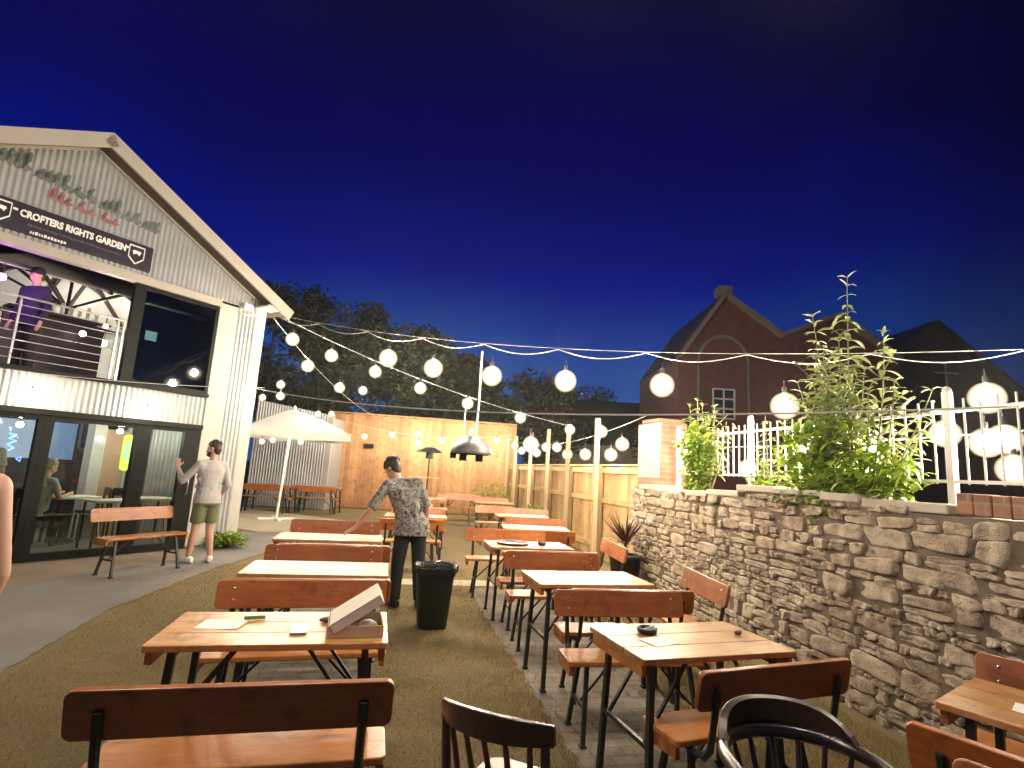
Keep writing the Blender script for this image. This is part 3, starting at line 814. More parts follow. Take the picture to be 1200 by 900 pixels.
for i in range(len(ys) - 1):
    mb = MB(); a, b = ys[i] - 8.3, ys[i + 1] - 8.3
    boards(mb, b - a - .1, 1.78, 0.135, 0.018, 0.006, 20 + i, 0.006)
    for v_ in range(len(mb.v)): mb.v[v_] = (mb.v[v_][0] + a + .05, mb.v[v_][1], mb.v[v_][2])
    o = mb.build('fence_panel', M['pine_b'], sf)
    mb = MB()
    for z in (0.25, 1.15, 1.72): mb.box(((a + b) / 2, 0.032, z), (b - a - .1, 0.035, 0.10))
    mb.box(((a + b) / 2, 0.0, 1.825), (b - a, 0.09, 0.028))
    mb.build('rail', M['pine'], o)
for y in postY[1:]:
    mb = MB(); mb.box((y - 8.3, 0.075, 0.9), (0.13, 0.09, 1.8)); mb.build('post', M['dark_post'], sf)
    mb = MB(); mb.box((y - 8.3 - .02, 0.165, 1.375), (0.085, 0.085, 2.75)); mb.build('post', M['post_wood'], sf, 0.004)

# ------------------------------------------------------------------ rubble stone wall
def wx(y): return 3.39 + 0.0457 * y
WY0, WY1 = 0.2, 7.95
def wall_top(y):
    return 1.47 + 0.03 * math.sin(y * 1.7) + (0.05 if y < 5 else 0)
stone_wall = thing('stone_wall', 'old rubble stone garden wall below the white railing', 'wall', (0, 0, 0))
def build_wall():
    rs = random.Random(21); nr = np.random.RandomState(2)
    V = []; F = []
    GU = (0, .03, .09, .2, .35, .5, .65, .8, .91, .97, 1); GZ = (0, .06, .18, .38, .62, .82, .94, 1)
    def stone(u, z, w, h, dep):
        # irregular rounded block face: 6x4 grid bulging out of the wall
        nu, nz = 11, 8
        b = len(V)
        cj = [(rs.uniform(-.26, .26) * h, rs.uniform(-.20, .20) * h) for _ in range(4)]
        pw = rs.uniform(7.0, 20.0)
        tilt = rs.uniform(-.02, .02); ph = nr.rand(3) * 6; cut = [rs.uniform(0, .30) for _ in range(4)]
        for j in range(nz):
            for i in range(nu):
                a, c = GU[i], GZ[j]
                ox = (1 - a) * (1 - c) * cj[0][0] + a * (1 - c) * cj[1][0] + a * c * cj[2][0] + (1 - a) * c * cj[3][0]
                oz = (1 - a) * (1 - c) * cj[0][1] + a * (1 - c) * cj[1][1] + a * c * cj[2][1] + (1 - a) * c * cj[3][1]
                p, q = 2 * a - 1, 2 * c - 1
                # squash corners
                k = 1 - cut[(0 if p < 0 else 1) + (0 if q < 0 else 2)] * (p * p) * (q * q)
                e = max(abs(p), abs(q))
                d = dep * (1 - e ** pw) ** 0.6 if e < 1 else -0.012
                d += tilt * p + 0.006 * math.sin(ph[0] + 9 * u + 5 * p) + 0.006 * math.sin(ph[1] + 6 * q + 7 * p * q)
                pt = Vector((u * 3 + p * w * 9, z * 9 + q * h * 9, ph[2]))
                d += (.0085 * mnoise.noise(pt * 1.6) + .006 * mnoise.noise(pt * 4.2)) * (1 if e < 1 else 0)
                ox += .007 * mnoise.noise(pt * 2.0 + Vector((7, 3, 1))); oz += .007 * mnoise.noise(pt * 2.0 + Vector((1, 9, 4)))
                if e >= 1: d = -0.012
                y = u + p * k * w / 2 + ox
                zz = z + q * k * h / 2 + oz
                V.append((wx(y) - d, y, zz))
        for j in range(nz - 1):
            for i in range(nu - 1):
                a = b + j * nu + i
                F.append((a, a + nu, a + nu + 1, a + 1))
    z = -0.02
    while z < 1.50:
        ch = rs.choice([0.05, 0.06, 0.075, 0.09, 0.11, 0.135])
        u = WY0 - rs.uniform(0, .2)
        while u < WY1:
            w = ch * rs.uniform(1.1, 4.0); w = max(.07, min(w, .42))
            if z + ch * .6 < wall_top(u + w / 2):
                if ch > .085 and rs.random() < .30:      # split into two thin stones
                    f = rs.uniform(.4, .6)
                    stone(u + w / 2, z + ch * f / 2, w * 0.97, ch * f * .96, rs.uniform(.006, .018))
                    stone(u + w / 2 + rs.uniform(-.02, .02), z + ch * (f + (1 - f) / 2), w * .92, ch * (1 - f) * .94, rs.uniform(.006, .018))
                else:
                    dz = rs.uniform(-.012, .012)
                    stone(u + w / 2, z + ch / 2 + dz, w * 0.985, ch * rs.uniform(.90, 1.12), rs.uniform(.006, .024))
            u += w + 0.008
        z += ch + 0.006
    me = bpy.data.meshes.new('stone_face'); me.from_pydata(V, [], F)
    me.polygons.foreach_set('use_smooth', [True] * len(F))
    link('stone_face', me, M['rubble'], stone_wall)
    mb = MB()
    n = 24
    for i in range(n):
        a, b = WY0 + (WY1 - WY0) * i / n, WY0 + (WY1 - WY0) * (i + 1) / n
        zt = wall_top((a + b) / 2) - .01
        mb._add([(wx(a) + .004, a, -.1), (wx(b) + .004, b, -.1), (wx(b) + .004, b, zt), (wx(a) + .004, a, zt), (wx(a) + .45, a, -.1), (wx(b) + .45, b, -.1), (wx(b) + .45, b, zt), (wx(a) + .45, a, zt)],
                [(0, 3, 2, 1), (3, 7, 6, 2)] + ([(0, 4, 7, 3)] if i == 0 else []) + ([(1, 2, 6, 5)] if i == n - 1 else []))
    mb.build('mortar_core', M['mortar'], stone_wall)
    # cap: uneven flat stones on top
    mb = MB(); y = 2.85
    while y < WY1 - .6:
        L = rs.uniform(.35, .7)
        mb.box((wx(y + L / 2) + .20, y + L / 2, wall_top(y + L / 2) + .022), (rs.uniform(.40, .46), L - .012, rs.uniform(.05, .075)), None, Euler((rs.uniform(-.02, .02), rs.uniform(-.03, .03), rs.uniform(-.03, .03))).to_matrix())
        y += L
    mb.build('capstones', M['stone_trim'], stone_wall, 0.012)
    mb = MB(); y = 0.25
    while y < 2.78:
        mb.box((wx(y) + .16, y + .055, 1.565 + rs.uniform(-.006, .006)), (.24, .102, .13), None, Euler((0, 0, rs.uniform(-.04, .04))).to_matrix()); y += .112
    mb.build('brick_coping', M['brick'], stone_wall, 0.008)
build_wall()
pil = thing('brick_pillar', 'part white-painted brick pillar at the far end of stone wall', 'pillar', (4.0, 7.55, 0), rad(2.6))
mb = MB(); mb.box((0, 0, 1.22), (0.42, 0.70, 2.44)); mb.build('shaft', M['brick'], pil, 0.006)
mb = MB(); mb.box((-0.213, 0, 2.03), (0.006, 0.64, 0.80)); mb.build('painted_patch', plain('old_white', (0.40, 0.33, 0.28), .8, 0, .2, 5), pil)
mb = MB(); mb.box((0, 0, 2.475), (0.40, 0.5, 0.06)); mb.build('cap', M['brick'], pil, 0.01)

# white railing on the wall
rlg = thing('metal_railing', 'white painted metal railing standing on the stone wall', 'railing', (0, 0, 0))
def rx(y): return wx(y) + 0.29
for y in (0.9, 3.04, 5.35, 7.05):
    mb = MB(); mb.box((rx(y), y, 1.92), (0.05, 0.05, 0.84)); mb.ball((rx(y), y, 2.35), .03, 10, 6); mb.build('post', M['white_paint'], rlg, 0.004)
for a, b in ((0.9, 3.04), (3.04, 5.35), (5.35, 7.05)):
    mb = MB()
    for z in (1.71, 2.20):
        mb.bar((rx(a + .03), a + .03, z), (rx(b - .03), b - .03, z), 0.035, 0.022)
    mb.build('rail', M['white_paint'], rlg)
    mb = MB(); n = int((b - a) / .112)
    for k in range(1, n):
        y = a + (b - a) * k / n
        mb.cone((rx(y), y, 1.69), (rx(y), y, 2.28), 0.0075, n=6)
    mb.build('bars', M['white_paint'], rlg)

# ------------------------------------------------------------------ plants on the wall
def leaf_strip(V, F, base, d, L, w, droop, rs, fold=0.25, n=6):
    d = Vector(d).normalized()
    side = d.cross(Vector((0, 0, 1)))
    if side.length < .05: side = Vector((1, 0, 0))
    side.normalize(); up = side.cross(d).normalized()
    side = (side * math.cos(rs.uniform(-.5, .5)) + up * rs.uniform(-.45, .45)).normalized()
    b = len(V); p = Vector(base); dd = d.copy()
    for i in range(n + 1):
        t = i / n
        ww = w * (math.sin(PI * min(1, t * 0.92 + 0.08)) ** 0.8) * 0.5 if t < 1 else 0.002
        nn = side.cross(dd).normalized()
        V += [tuple(p - side * ww + nn * ww * fold), tuple(p), tuple(p + side * ww + nn * ww * fold)]
        dd = (dd + Vector((0, 0, -droop / n))).normalized()
        p = p + dd * (L / n)
    for i in range(n):
        a = b + 3 * i
        F.append((a, a + 1, a + 4, a + 3)); F.append((a + 1, a + 2, a + 5, a + 4))
def buddleia(loc, stems, low, label, seed, group=None):
    rs = random.Random(seed)
    t = thing('wall_shrub', label, 'shrub', loc, 0, group)
    V = []; F = []; st = MB(); V2 = []; F2 = []
    for (dx, dy, h, lean) in stems:
        p0 = Vector((dx * .5, dy * .5, -0.03)); top = Vector((dx + lean[0], dy + lean[1], h))
        pts = []
        for i in range(13):
            s = i / 12
            pts.append(p0.lerp(top, s) + Vector((math.sin(s * 3 + dx * 9) * .03, math.sin(s * 2.4 + dy * 7) * .04, 0)))
        st.tube(pts, [0.012 * (1 - .75 * i / 12) for i in range(13)], 6)
        z = max(.18, h * .28); k = 0
        while z < h:
            s = z / h; i = min(11, int(s * 12)); p = pts[i].lerp(pts[i + 1], s * 12 - i)
            a0 = k * PI / 2 + rs.uniform(-.4, .4)
            L = (0.205 if h > 1 else .15) * (1.0 - .55 * max(0, s - .55) / .45) * rs.uniform(.75, 1.15)
            for sgn in (0, PI, .8, PI + .8):
                if sgn % PI > .1 and rs.random() < .45: continue
                a = a0 + sgn
                up = rs.uniform(.1, .7) if s < .93 else rs.uniform(.8, 1.8)
                leaf_strip(V, F, p, (math.cos(a), math.sin(a), up), L, L * .29, rs.uniform(.6, 1.6), rs)
            if s < .8 and rs.random() < .35 and h > .6:    # side shoot
                a = rs.uniform(0, 6.28); q = p + Vector((math.cos(a), math.sin(a), .9)) * rs.uniform(.12, .22)
                st.tube([p, q], [0.005, 0.003], 5)
                for _ in range(3):
                    leaf_strip(V, F, q, (rs.uniform(-1, 1), rs.uniform(-1, 1), .6), L * .7, L * .2, 1.0, rs)
            z += (0.088 if h > 1 else .068) * rs.uniform(.75, 1.1); k += 1
    for (cx, cy, cz, rx_, ry_, rz_, n) in low:
        for _ in range(n):
            u = Vector((rs.gauss(0, 1), rs.gauss(0, 1), rs.gauss(0, 1))).normalized() * rs.random() ** .45
            p = Vector((cx + u.x * rx_, cy + u.y * ry_, cz + u.z * rz_))
            leaf_strip(V2, F2, p, (rs.uniform(-1, .6), rs.uniform(-1, 1), rs.uniform(-.2, 1.1)), rs.uniform(.06, .14), rs.uniform(.025, .055), rs.uniform(.3, 1.6), rs, n=4)
        for _ in range(6):
            a = rs.uniform(0, 6.28)
            st.tube([(cx * .4, cy * .4, -.03), (cx + math.cos(a) * rx_ * .8, cy + math.sin(a) * ry_ * .8, cz + rs.uniform(0, rz_))], [0.006, 0.003], 5)
    st.build('stem', M['stem'], t)
    for nm, v_, f_, m in (('foliage', V, F, M['leaf']), ('low_foliage', V2, F2, M['leaf_low'])):
        if f_:
            me = bpy.data.meshes.new(nm); me.from_pydata(v_, [], f_); me.polygons.foreach_set('use_smooth', [True] * len(f_)); link(nm, me, m, t)
    return t
buddleia((3.74, 3.90, 1.52), [(0, -.06, 1.92, (0, -.10)), (.06, .34, 1.74, (.02, .06)), (.02, -.38, 1.36, (0, -.05)), (.06, .18, 1.28, (0, .06)), (-.03, -.14, 1.24, (0, -.02)), (.1, .07, 1.45, (.05, .04)),
         (.06, .46, 1.10, (0, .12)), (.05, -.62, .86, (0, -.14)), (-.02, -.25, .92, (-.05, -.12)), (.12, .28, 1.0, (.05, .1)), (.1, -.52, .62, (.05, -.1)), (.0, .12, 1.05, (-.06, .12)), (.05, .58, .72, (0, .2)), (.08, -.08, 1.12, (.06, -.1)), (.02, .22, 1.35, (0, .1)), (-.04, .05, 1.2, (-.05, .0)), (.05, .38, .95, (-.04, .05)), (.05, -.45, .95, (-.04, -.05))],
         [(-.02, .15, .36, .22, .60, .38, 1050), (-.05, -.40, .18, .18, .36, .22, 330), (-.1, .15, -.02, .10, .55, .15, 240)],
         'largest shrub on the wall, with tall leafy spires against the sky', 3, 'shrubs growing on the stone wall')
buddleia((3.86, 6.30, 1.48), [(0, .0, 1.20, (0, .02)), (.03, .2, 1.16, (0, .1)), (.05, -.22, 1.10, (0, -.1)), (-.02, .1, .98, (0, .1)), (.0, -.12, 1.0, (0, -.08)), (.05, .34, .98, (0, .16)), (.02, -.36, .86, (0, -.2)), (.05, .05, 1.12, (.05, 0))],
         [(-.02, .0, .45, .2, .34, .45, 620), (-.06, 0, .0, .12, .26, .14, 110)],
         'bushy shrub at the far end of wall beside the brick pillar', 5, 'shrubs growing on the stone wall')
buddleia((3.82, 4.95, 1.52), [(0, .0, .82, (0, .0)), (.03, .1, .5, (0, .08)), (.0, -.14, .36, (0, -.06))], [(-.05, .0, .10, .12, .30, .14, 60)],
         'slender single-spired shrub between the two bigger wall shrubs', 7, 'shrubs growing on the stone wall')

def strap_plant(name, label, loc, n, L, m, seed, pot_r=.2, pot_h=.34, potm=None, wide=.03, droop=1.0, cat='plant', trunk=0.0):
    rs = random.Random(seed)
    t = thing(name, label, cat, loc)
    V = []; F = []
    for k in range(n):
        a = rs.uniform(0, 6.283); e = rs.uniform(.3, 2.6)
        leaf_strip(V, F, (0, 0, pot_h + trunk), (math.cos(a), math.sin(a), e), L * rs.uniform(.7, 1.1), wide, droop * rs.uniform(.1, .9), rs)
    me = bpy.data.meshes.new('foliage'); me.from_pydata(V, [], F); me.polygons.foreach_set('use_smooth', [True] * len(F)); link('foliage', me, m, t)
    if trunk:
        mb = MB(); mb.cone((0, 0, pot_h - .05), (0, 0, pot_h + trunk + .03), .03, .02); mb.build('trunk', M['bark'], t)
    if pot_h > 0:
        mb = MB(); mb.lathe([(pot_r * .72, 0), (pot_r * .95, pot_h * .9), (pot_r, pot_h * .9), (pot_r, pot_h), (pot_r * .88, pot_h), (pot_r * .86, pot_h - .04), (0.001, pot_h - .04)], n=20); mb.build('pot', potm or M['black_plastic'], t)
    return t
strap_plant('potted_dracaena', 'dark red spiky dracaena in black pot at the wall end', (3.45, 7.55, 0.008), 46, .52, M['dracaena'], 3, .24, .50, wide=.035, trunk=.12)
strap_plant('potted_plant', 'dark leafy plant in a black and white banded pot at building corner', LW(3.35, 0.9, 0.01), 18, .28, M['leaf_low'], 5, .15, .30, M['white_paint'], wide=.06)
mb = MB(); mb.lathe([(0.150, 0.10), (0.156, 0.19)], n=20, cap=False); b_ = mb.build('pot_band', M['black_plastic'], bpy.data.objects['potted_plant'])
def bush(name, label, loc, r_, h, n, m, seed, cat='bush'):
    rs = random.Random(seed); V = []; F = []
    t = thing(name, label, cat, loc)
    for _ in range(n):
        u = Vector((rs.gauss(0, 1), rs.gauss(0, 1), rs.gauss(0, 1))).normalized() * (rs.random() ** .4)
        p = (u.x * r_, u.y * r_, h * .5 + u.z * h * .5)
        leaf_strip(V, F, p, (rs.uniform(-1, 1), rs.uniform(-1, 1), rs.uniform(0, 1)), rs.uniform(.10, .2), .045, .8, rs, n=3)
    me = bpy.data.meshes.new('foliage'); me.from_pydata(V, [], F); link('foliage', me, m, t)
    mb = MB()
    for _ in range(6): mb.cone((0, 0, 0), (rs.uniform(-.6, .6) * r_, rs.uniform(-.6, .6) * r_, h * .7), .015, .006, 6)
    mb.build('stem', M['bark'], t)
bush('fence_bush', 'dark green bush in the far corner where both fences meet', (3.3, 17.6, 0), .75, 1.25, 500, M['leaf_low'], 4)
bush('fence_bush', 'small low bush against the side fence', (3.75, 13.9, 0), .40, .85, 260, M['leaf_low'], 6)
bush('verge_plant', 'strip of low green plants at foot of the building corner', LW(2.75, -.25, 0), .30, .26, 260, M['leaf_low'], 8, 'plant')

# ------------------------------------------------------------------ beer-garden benches and tables (unit length 1.0 along x)
def make_bench():
    t = thing('beer_bench', 'x', 'bench', (0, 0, 0), 0, 'wooden benches with backrests')
    mb = MB(); Mt = T(0, .13, .455) @ RX(90)
    mb.prism(rrect(1.0, .27, .03, 4), .03, Mt); mb.build('seat', M['seat_wood'], t, 0.006)
    for sx in (-1, 1):
        mb = MB(); mb.box((sx * .482, .13, .412), (.028, .24, .052)); mb.build('end_cleat', M['seat_wood'], t, 0.004)
    mb = MB(); mb.prism(rrect(1.0, .172, .032, 5), .026, T(0, -.135, .722) @ RX(11)); bk = mb.build('backrest', M['back_wood'], t, 0.005)
    for sx in (-1, 1):
        for dz in (-.035, .035):
            mb = MB(); mb.ball((0, 0, 0), (.009, .006, .009), 8, 6, T(sx * .40, -.135, .722) @ RX(11) @ T(0, .015, dz)); mb.build('bolt', M['zinc'], bk)
    for sx in (-1, 1):
        mb = MB(); mb.tube([(sx * .40, .10, .425), (sx * .40, -.075, .43), (sx * .40, -.108, .47), (sx * .40, -.158, .735)], .016, 6, smooth=False); mb.build('back_post', M['leg_steel'], t)
        for sy in (-1, 1):
            mb = MB(); mb.bar((sx * .36, .13 + sy * .07, .44), (sx * .40, .13 + sy * .15, .012), .026); mb.box((sx * .40, .13 + sy * .15, .008), (.04, .04, .016)); mb.build('leg', M['leg_steel'], t)
        mb = MB(); mb.bar((sx * .385, .02, .20), (sx * .385, .24, .20), .02); mb.bar((sx * .375, .13, .20), (sx * .16, .13, .43), .014); mb.build('brace', M['leg_steel'], t)
    return t
def make_table():
    t = thing('beer_table', 'x', 'table', (0, 0, 0), 0, 'wooden beer garden tables')
    mb = MB()
    for k in range(3):
        mb.prism(rrect(1.0, .1835, .012, 3), .028, T(0, (k - 1) * .1855, .756) @ RX(90))
    mb.build('tabletop', M['table_wood'], t, 0.004)
    for sx in (-1, 1):
        mb = MB(); mb.box((sx * .475, 0, .712), (.03, .50, .056)); mb.build('end_cleat', M['seat_wood'], t, 0.004)
    for sx in (-1, 1):
        for sy in (-1, 1):
            mb = MB(); mb.bar((sx * .40, sy * .20, .735), (sx * .43, sy * .235, .012), .03); mb.box((sx * .43, sy * .235, .008), (.045, .045, .016)); mb.build('leg', M['leg_steel'], t)
        mb = MB(); mb.bar((sx * .418, -.215, .36), (sx * .418, .215, .36), .022); mb.bar((sx * .41, -.17, .37), (sx * .14, -.17, .735), .016); mb.bar((sx * .41, .17, .37), (sx * .14, .17, .735), .016)
        mb.bar((sx * .405, -.20, .70), (sx * .405, .20, .70), .02); mb.build('brace', M['leg_steel'], t)
    return t
B0 = make_bench(); T0 = make_table(); used = {'b': False, 't': False}
def put(kind, label, x, y, deg, k=1.0):
    """deg turns the sitting direction from +y; k stretches the length"""
    src = B0 if kind == 'b' else T0
    if not used[kind]:
        used[kind] = True
        src['label'] = label; src.location = (x, y, 0.004); src.rotation_euler = (0, 0, rad(deg)); src.scale = (k, 1, 1)
        return src
    return dup(src, label, (x, y, 0.004), rad(deg), (k, 1, 1))
# bench origin: backrest top ~ .16 behind it, seat from -0.0 to .27 in front
put('b', 'dark bench seen from behind, nearest on the left, across picture foot', -0.44, 2.33, 1.5, 1.06)
put('t', 'table carrying an open pizza box and papers', -0.45, 3.00, 1.0, 1.03)
put('b', 'bench facing the pizza box table from its far side', -0.46, 3.78, 184, 1.05)
put('b', 'bench back to back behind the one facing the pizza box table', -0.44, 4.12, 2, 1.04)
put('t', 'second table of the left row, bare top, in front of bolted bench back', -0.46, 4.57, 0, 1.05)
put('b', 'bench with bright bolts on its back, facing the second left table', -0.51, 5.33, 181, 1.05)
put('b', 'bench hidden behind the bolted backrest, sticking out to the right', -0.44, 5.72, 0, 1.05)
put('t', 'table that the man in patterned shirt rests his hand on', -0.56, 6.38, 0, 1.10)
put('b', 'bench beyond the table the man in patterned shirt touches', -0.62, 7.60, 180, 1.15)
put('b', 'bench seen from behind just right of the patterned shirt', 0.40, 8.50, 2, 0.95)
put('t', 'table with a pale plank top just right of patterned shirt', 0.52, 9.40, -4, 1.0)
put('b', 'bench facing the camera beyond the table right of patterned shirt', 0.60, 10.40, 180, 1.0)
put('t', 'far table of the middle row behind the patterned shirt', 0.72, 11.25, -4, 1.0)
put('b', 'bench set end-on behind the patterned shirt, before the heater', 0.62, 13.4, 90, 1.2)
put('t', 'end-on table near the mushroom heater by the back fence', 1.25, 14.6, 85, 1.1)
put('b', 'nearest right bench, its dark red back turned to the camera', 1.78, 2.42, 9, 0.90)
put('t', 'nearest right row table, holding an ashtray and a paper napkin', 1.65, 2.78, 6, 0.91)
put('b', 'bright bench back facing the ashtray table from its far side', 1.66, 3.58, 178, 0.95)
put('b', 'dark red bench back to back with the bright right bench', 1.80, 3.92, -2, 0.95)
put('t', 'second right row table with a folded paper near its end', 1.66, 4.38, 2, 0.96)
put('b', 'bench facing the second right row table, knot on its back', 1.69, 5.30, 178, 1.0)
put('b', 'bench back to back behind the knotted right row bench', 1.72, 5.68, 0, 1.0)
put('t', 'third right row table with a round black tray', 1.64, 6.25, 0, 0.95)
put('b', 'long bench facing the black tray table from beyond', 1.62, 7.28, 176, 1.1)
put('b', 'brown bench seen from behind beyond the black tray table', 2.15, 7.62, -6, 1.0)
put('t', 'pale topped table right of the black tray table', 2.25, 8.20, -8, 1.0)
put('b', 'bench turned along the side fence, pale back near the dracaena', 2.62, 6.40, 84, 1.0)
put('b', 'pale bench turned along the stone wall beside second right table', 2.60, 4.40, 81, 0.92)
put('b', 'bench facing camera behind the pale topped table', 2.55, 9.25, 168, 1.05)
put('t', 'table in the middle of right row before the side fence posts', 2.55, 10.3, -6, 1.0)
put('b', 'small bench back right of the middle distance table', 2.98, 11.6, 172, 1.0)
put('b', 'small bench back left of middle distance, far down right row', 2.40, 12.1, 180, 0.9)
put('t', 'far table down the right row before the corner bush', 2.72, 14.0, -4, 1.0)
put('b', 'far bench beyond the table near the corner bush', 2.95, 15.6, 170, 1.0)
put('t', 'farthest table at the foot of orange back fence', 2.35, 17.4, -8, 1.1)
put('b', 'farthest bench in front of the orange back fence', 2.0, 16.3, 172, 1.1)
fx = rad(-66)
put('t', 'cropped table at the right edge with a white napkin', 2.72, 1.60, -66, 1.0)
put('b', 'dark red bench at the right edge, back to camera, by napkin table', 2.22, 1.33, -66, 1.0)
put('b', 'red bench back lowest in the right corner', 1.86, 0.97, 114, 1.0)
put('b', 'bench between the napkin table and stone wall', 3.16, 1.92, 114, 0.95)
lbl = 'bench with metal legs standing outside the glazed doors'
lb = put('b', lbl, -3.28, 8.48, 0, 1.10)
lb.rotation_euler = (0, 0, BA + PI + rad(9)); lb.location = (-3.20, 8.34, 0.010)
put('t', 'outdoor table left of the parasol pole, against corrugated shed', -3.35, 17.6, -12, 1.5)
put('b', 'bench in front of the table left of parasol pole', -3.45, 17.0, -12, 1.5)
put('t', 'outdoor table right of the parasol pole, against corrugated shed', -2.0, 17.9, -12, 1.3)
put('b', 'bench in front of the table right of parasol pole', -2.1, 17.3, -12, 1.3)

# ------------------------------------------------------------------ things on the tables
def paper(label, x, y, z, w, d, deg, m=None, cat='paper', name='paper_sheet'):
    n = 6; V = []; F = []
    for j in range(n + 1):
        for i in range(n + 1):
            a, b = i / n - .5, j / n - .5
            V.append((a * w, b * d, .002 + .004 * math.sin(3 * a + 2) * b + .004 * max(0, a - .2)))
    for j in range(n):
        for i in range(n): k = j * (n + 1) + i; F.append((k, k + 1, k + n + 2, k + n + 1))
    me = bpy.data.meshes.new(name); me.from_pydata(V, [], F)
    o = link(name, me, m or M['paper']); o.location = (x, y, z); o.rotation_euler = (0, 0, rad(deg))
    sd = o.modifiers.new('thick', 'SOLIDIFY'); sd.thickness = .0012
    return tag(o, label, cat)
TZ = 0.7755
paper('white paper menu flat on the pizza box table', -0.73, 3.03, TZ, .20, .15, -6)
mb = MB(); mb.prism(rrect(.10, .028, .008), .018, RX(90)); o = mb.build('lighter', plain('lime_plastic', (0.20, 0.30, 0.06), .4), None, .002); o.location = (-.60, 3.12, TZ + .012); o.rotation_euler = (0, 0, rad(12)); tag(o, 'small green lighter beside the paper menu', 'lighter')
mb = MB(); mb.prism(rrect(.075, .15, .012), .009, RX(90)); o = mb.build('phone', plain('phone_face', (0.42, 0.36, 0.40), .2), None, .002); o.location = (-.36, 2.93, TZ + .006); o.rotation_euler = (0, 0, rad(8)); tag(o, 'pale phone lying at the middle of the pizza box table', 'phone')
def crumple(label, loc, seed, n=5, r_=.03, m=None):
    rs = random.Random(seed); mb = MB()
    for _ in range(n):
        mb.ball((rs.uniform(-.6, .6) * r_, rs.uniform(-.5, .5) * r_, .012), (rs.uniform(.6, 1.2) * r_, rs.uniform(.4, .8) * r_, .012), 7, 5)
    o = mb.build('scraps', m or plain('scrap', (0.13, 0.06, 0.06), .7)); o.location = loc
    return tag(o, label, 'litter')
crumple('dark crumpled scraps between the phone and the pizza box', (-.24, 3.08, TZ), 3)
def pizza_box(loc, deg):
    t = thing('pizza_box', 'open cardboard pizza box with its lid tipped up', 'box', loc, rad(deg))
    mb = MB(); w = .26; h = .05; th = .004
    mb.box((0, 0, .003), (w, w, .005))
    for sx in (-1, 1): mb.box((sx * (w / 2 - th / 2), 0, h / 2 + .004), (th, w, h)); mb.box((0, sx * (w / 2 - th / 2), h / 2 + .004), (w - 2 * th - .001, th, h))
    mb.build('tray', M['card'], t)
    mb = MB(); Ml = T(-w / 2 + .01, 0, h + .006) @ RY(-32)
    mb.box((w / 2, 0, .002), (w, w + .004, .004), Ml)
    mb.box((w / 2, -w / 2, -.022), (w - .004, .004, .04), Ml); mb.box((w / 2, w / 2, -.022), (w - .004, .004, .04), Ml); mb.box((w - .002, 0, -.022), (.004, w - .006, .04), Ml)
    mb.build('lid', M['card_white'], t)
    mb = MB(); mb.ball((.06, -.02, .03), (.045, .04, .025), 9, 6); mb.build('napkin', M['paper'], t)
pizza_box((-.095, 2.93, TZ), 4)
mb = MB(); mb.lathe([(.035, 0), (.052, .004), (.056, .028), (.046, .028), (.042, .010), (.001, .008)], n=18)
ash = mb.build('ashtray', M['black_plastic']); ash.location = (1.45, 2.87, TZ); tag(ash, 'small dark ashtray holding butts on the nearest right table', 'ashtray')
mb = MB(); rs = random.Random(2)
for k in range(5): a = rs.uniform(0, 6.28); mb.cone((.01 * k - .02, .01, .014), (.01 * k - .02 + .045 * math.cos(a), .045 * math.sin(a), .034), .004, n=6)
mb.build('butts', M['paper'], ash)
paper('white napkin in front of the ashtray on nearest right table', 1.44, 2.72, TZ, .16, .13, 20)
crumple('small red-brown scrap near the right end of nearest right table', (1.98, 2.82, TZ), 6, 3, .018)
paper('folded white paper on the second right row table', 1.94, 4.33, TZ, .18, .12, -10)
mb = MB(); mb.lathe([(.17, 0), (.185, .006), (.19, .022), (.18, .022), (.172, .010), (.001, .008)], n=28)
o = mb.build('serving_tray', M['black_plastic']); o.location = (1.46, 6.25, TZ); tag(o, 'round black serving tray on the third right row table', 'tray')
mb = MB(); mb.lathe([(.03, 0), (.045, .004), (.05, .035), (.04, .035), (.036, .01), (.001, .008)], n=16)
o = mb.build('ashtray', M['black_plastic']); o.location = (1.80, 6.22, TZ); tag(o, 'little black ashtray right of the round tray', 'ashtray')
paper('white napkin on the cropped table at the right edge', 2.60, 1.80, TZ, .14, .12, -60)
paper('pale sheet on the far plank-topped table', 0.62, 9.35, TZ, .4, .2, -4)

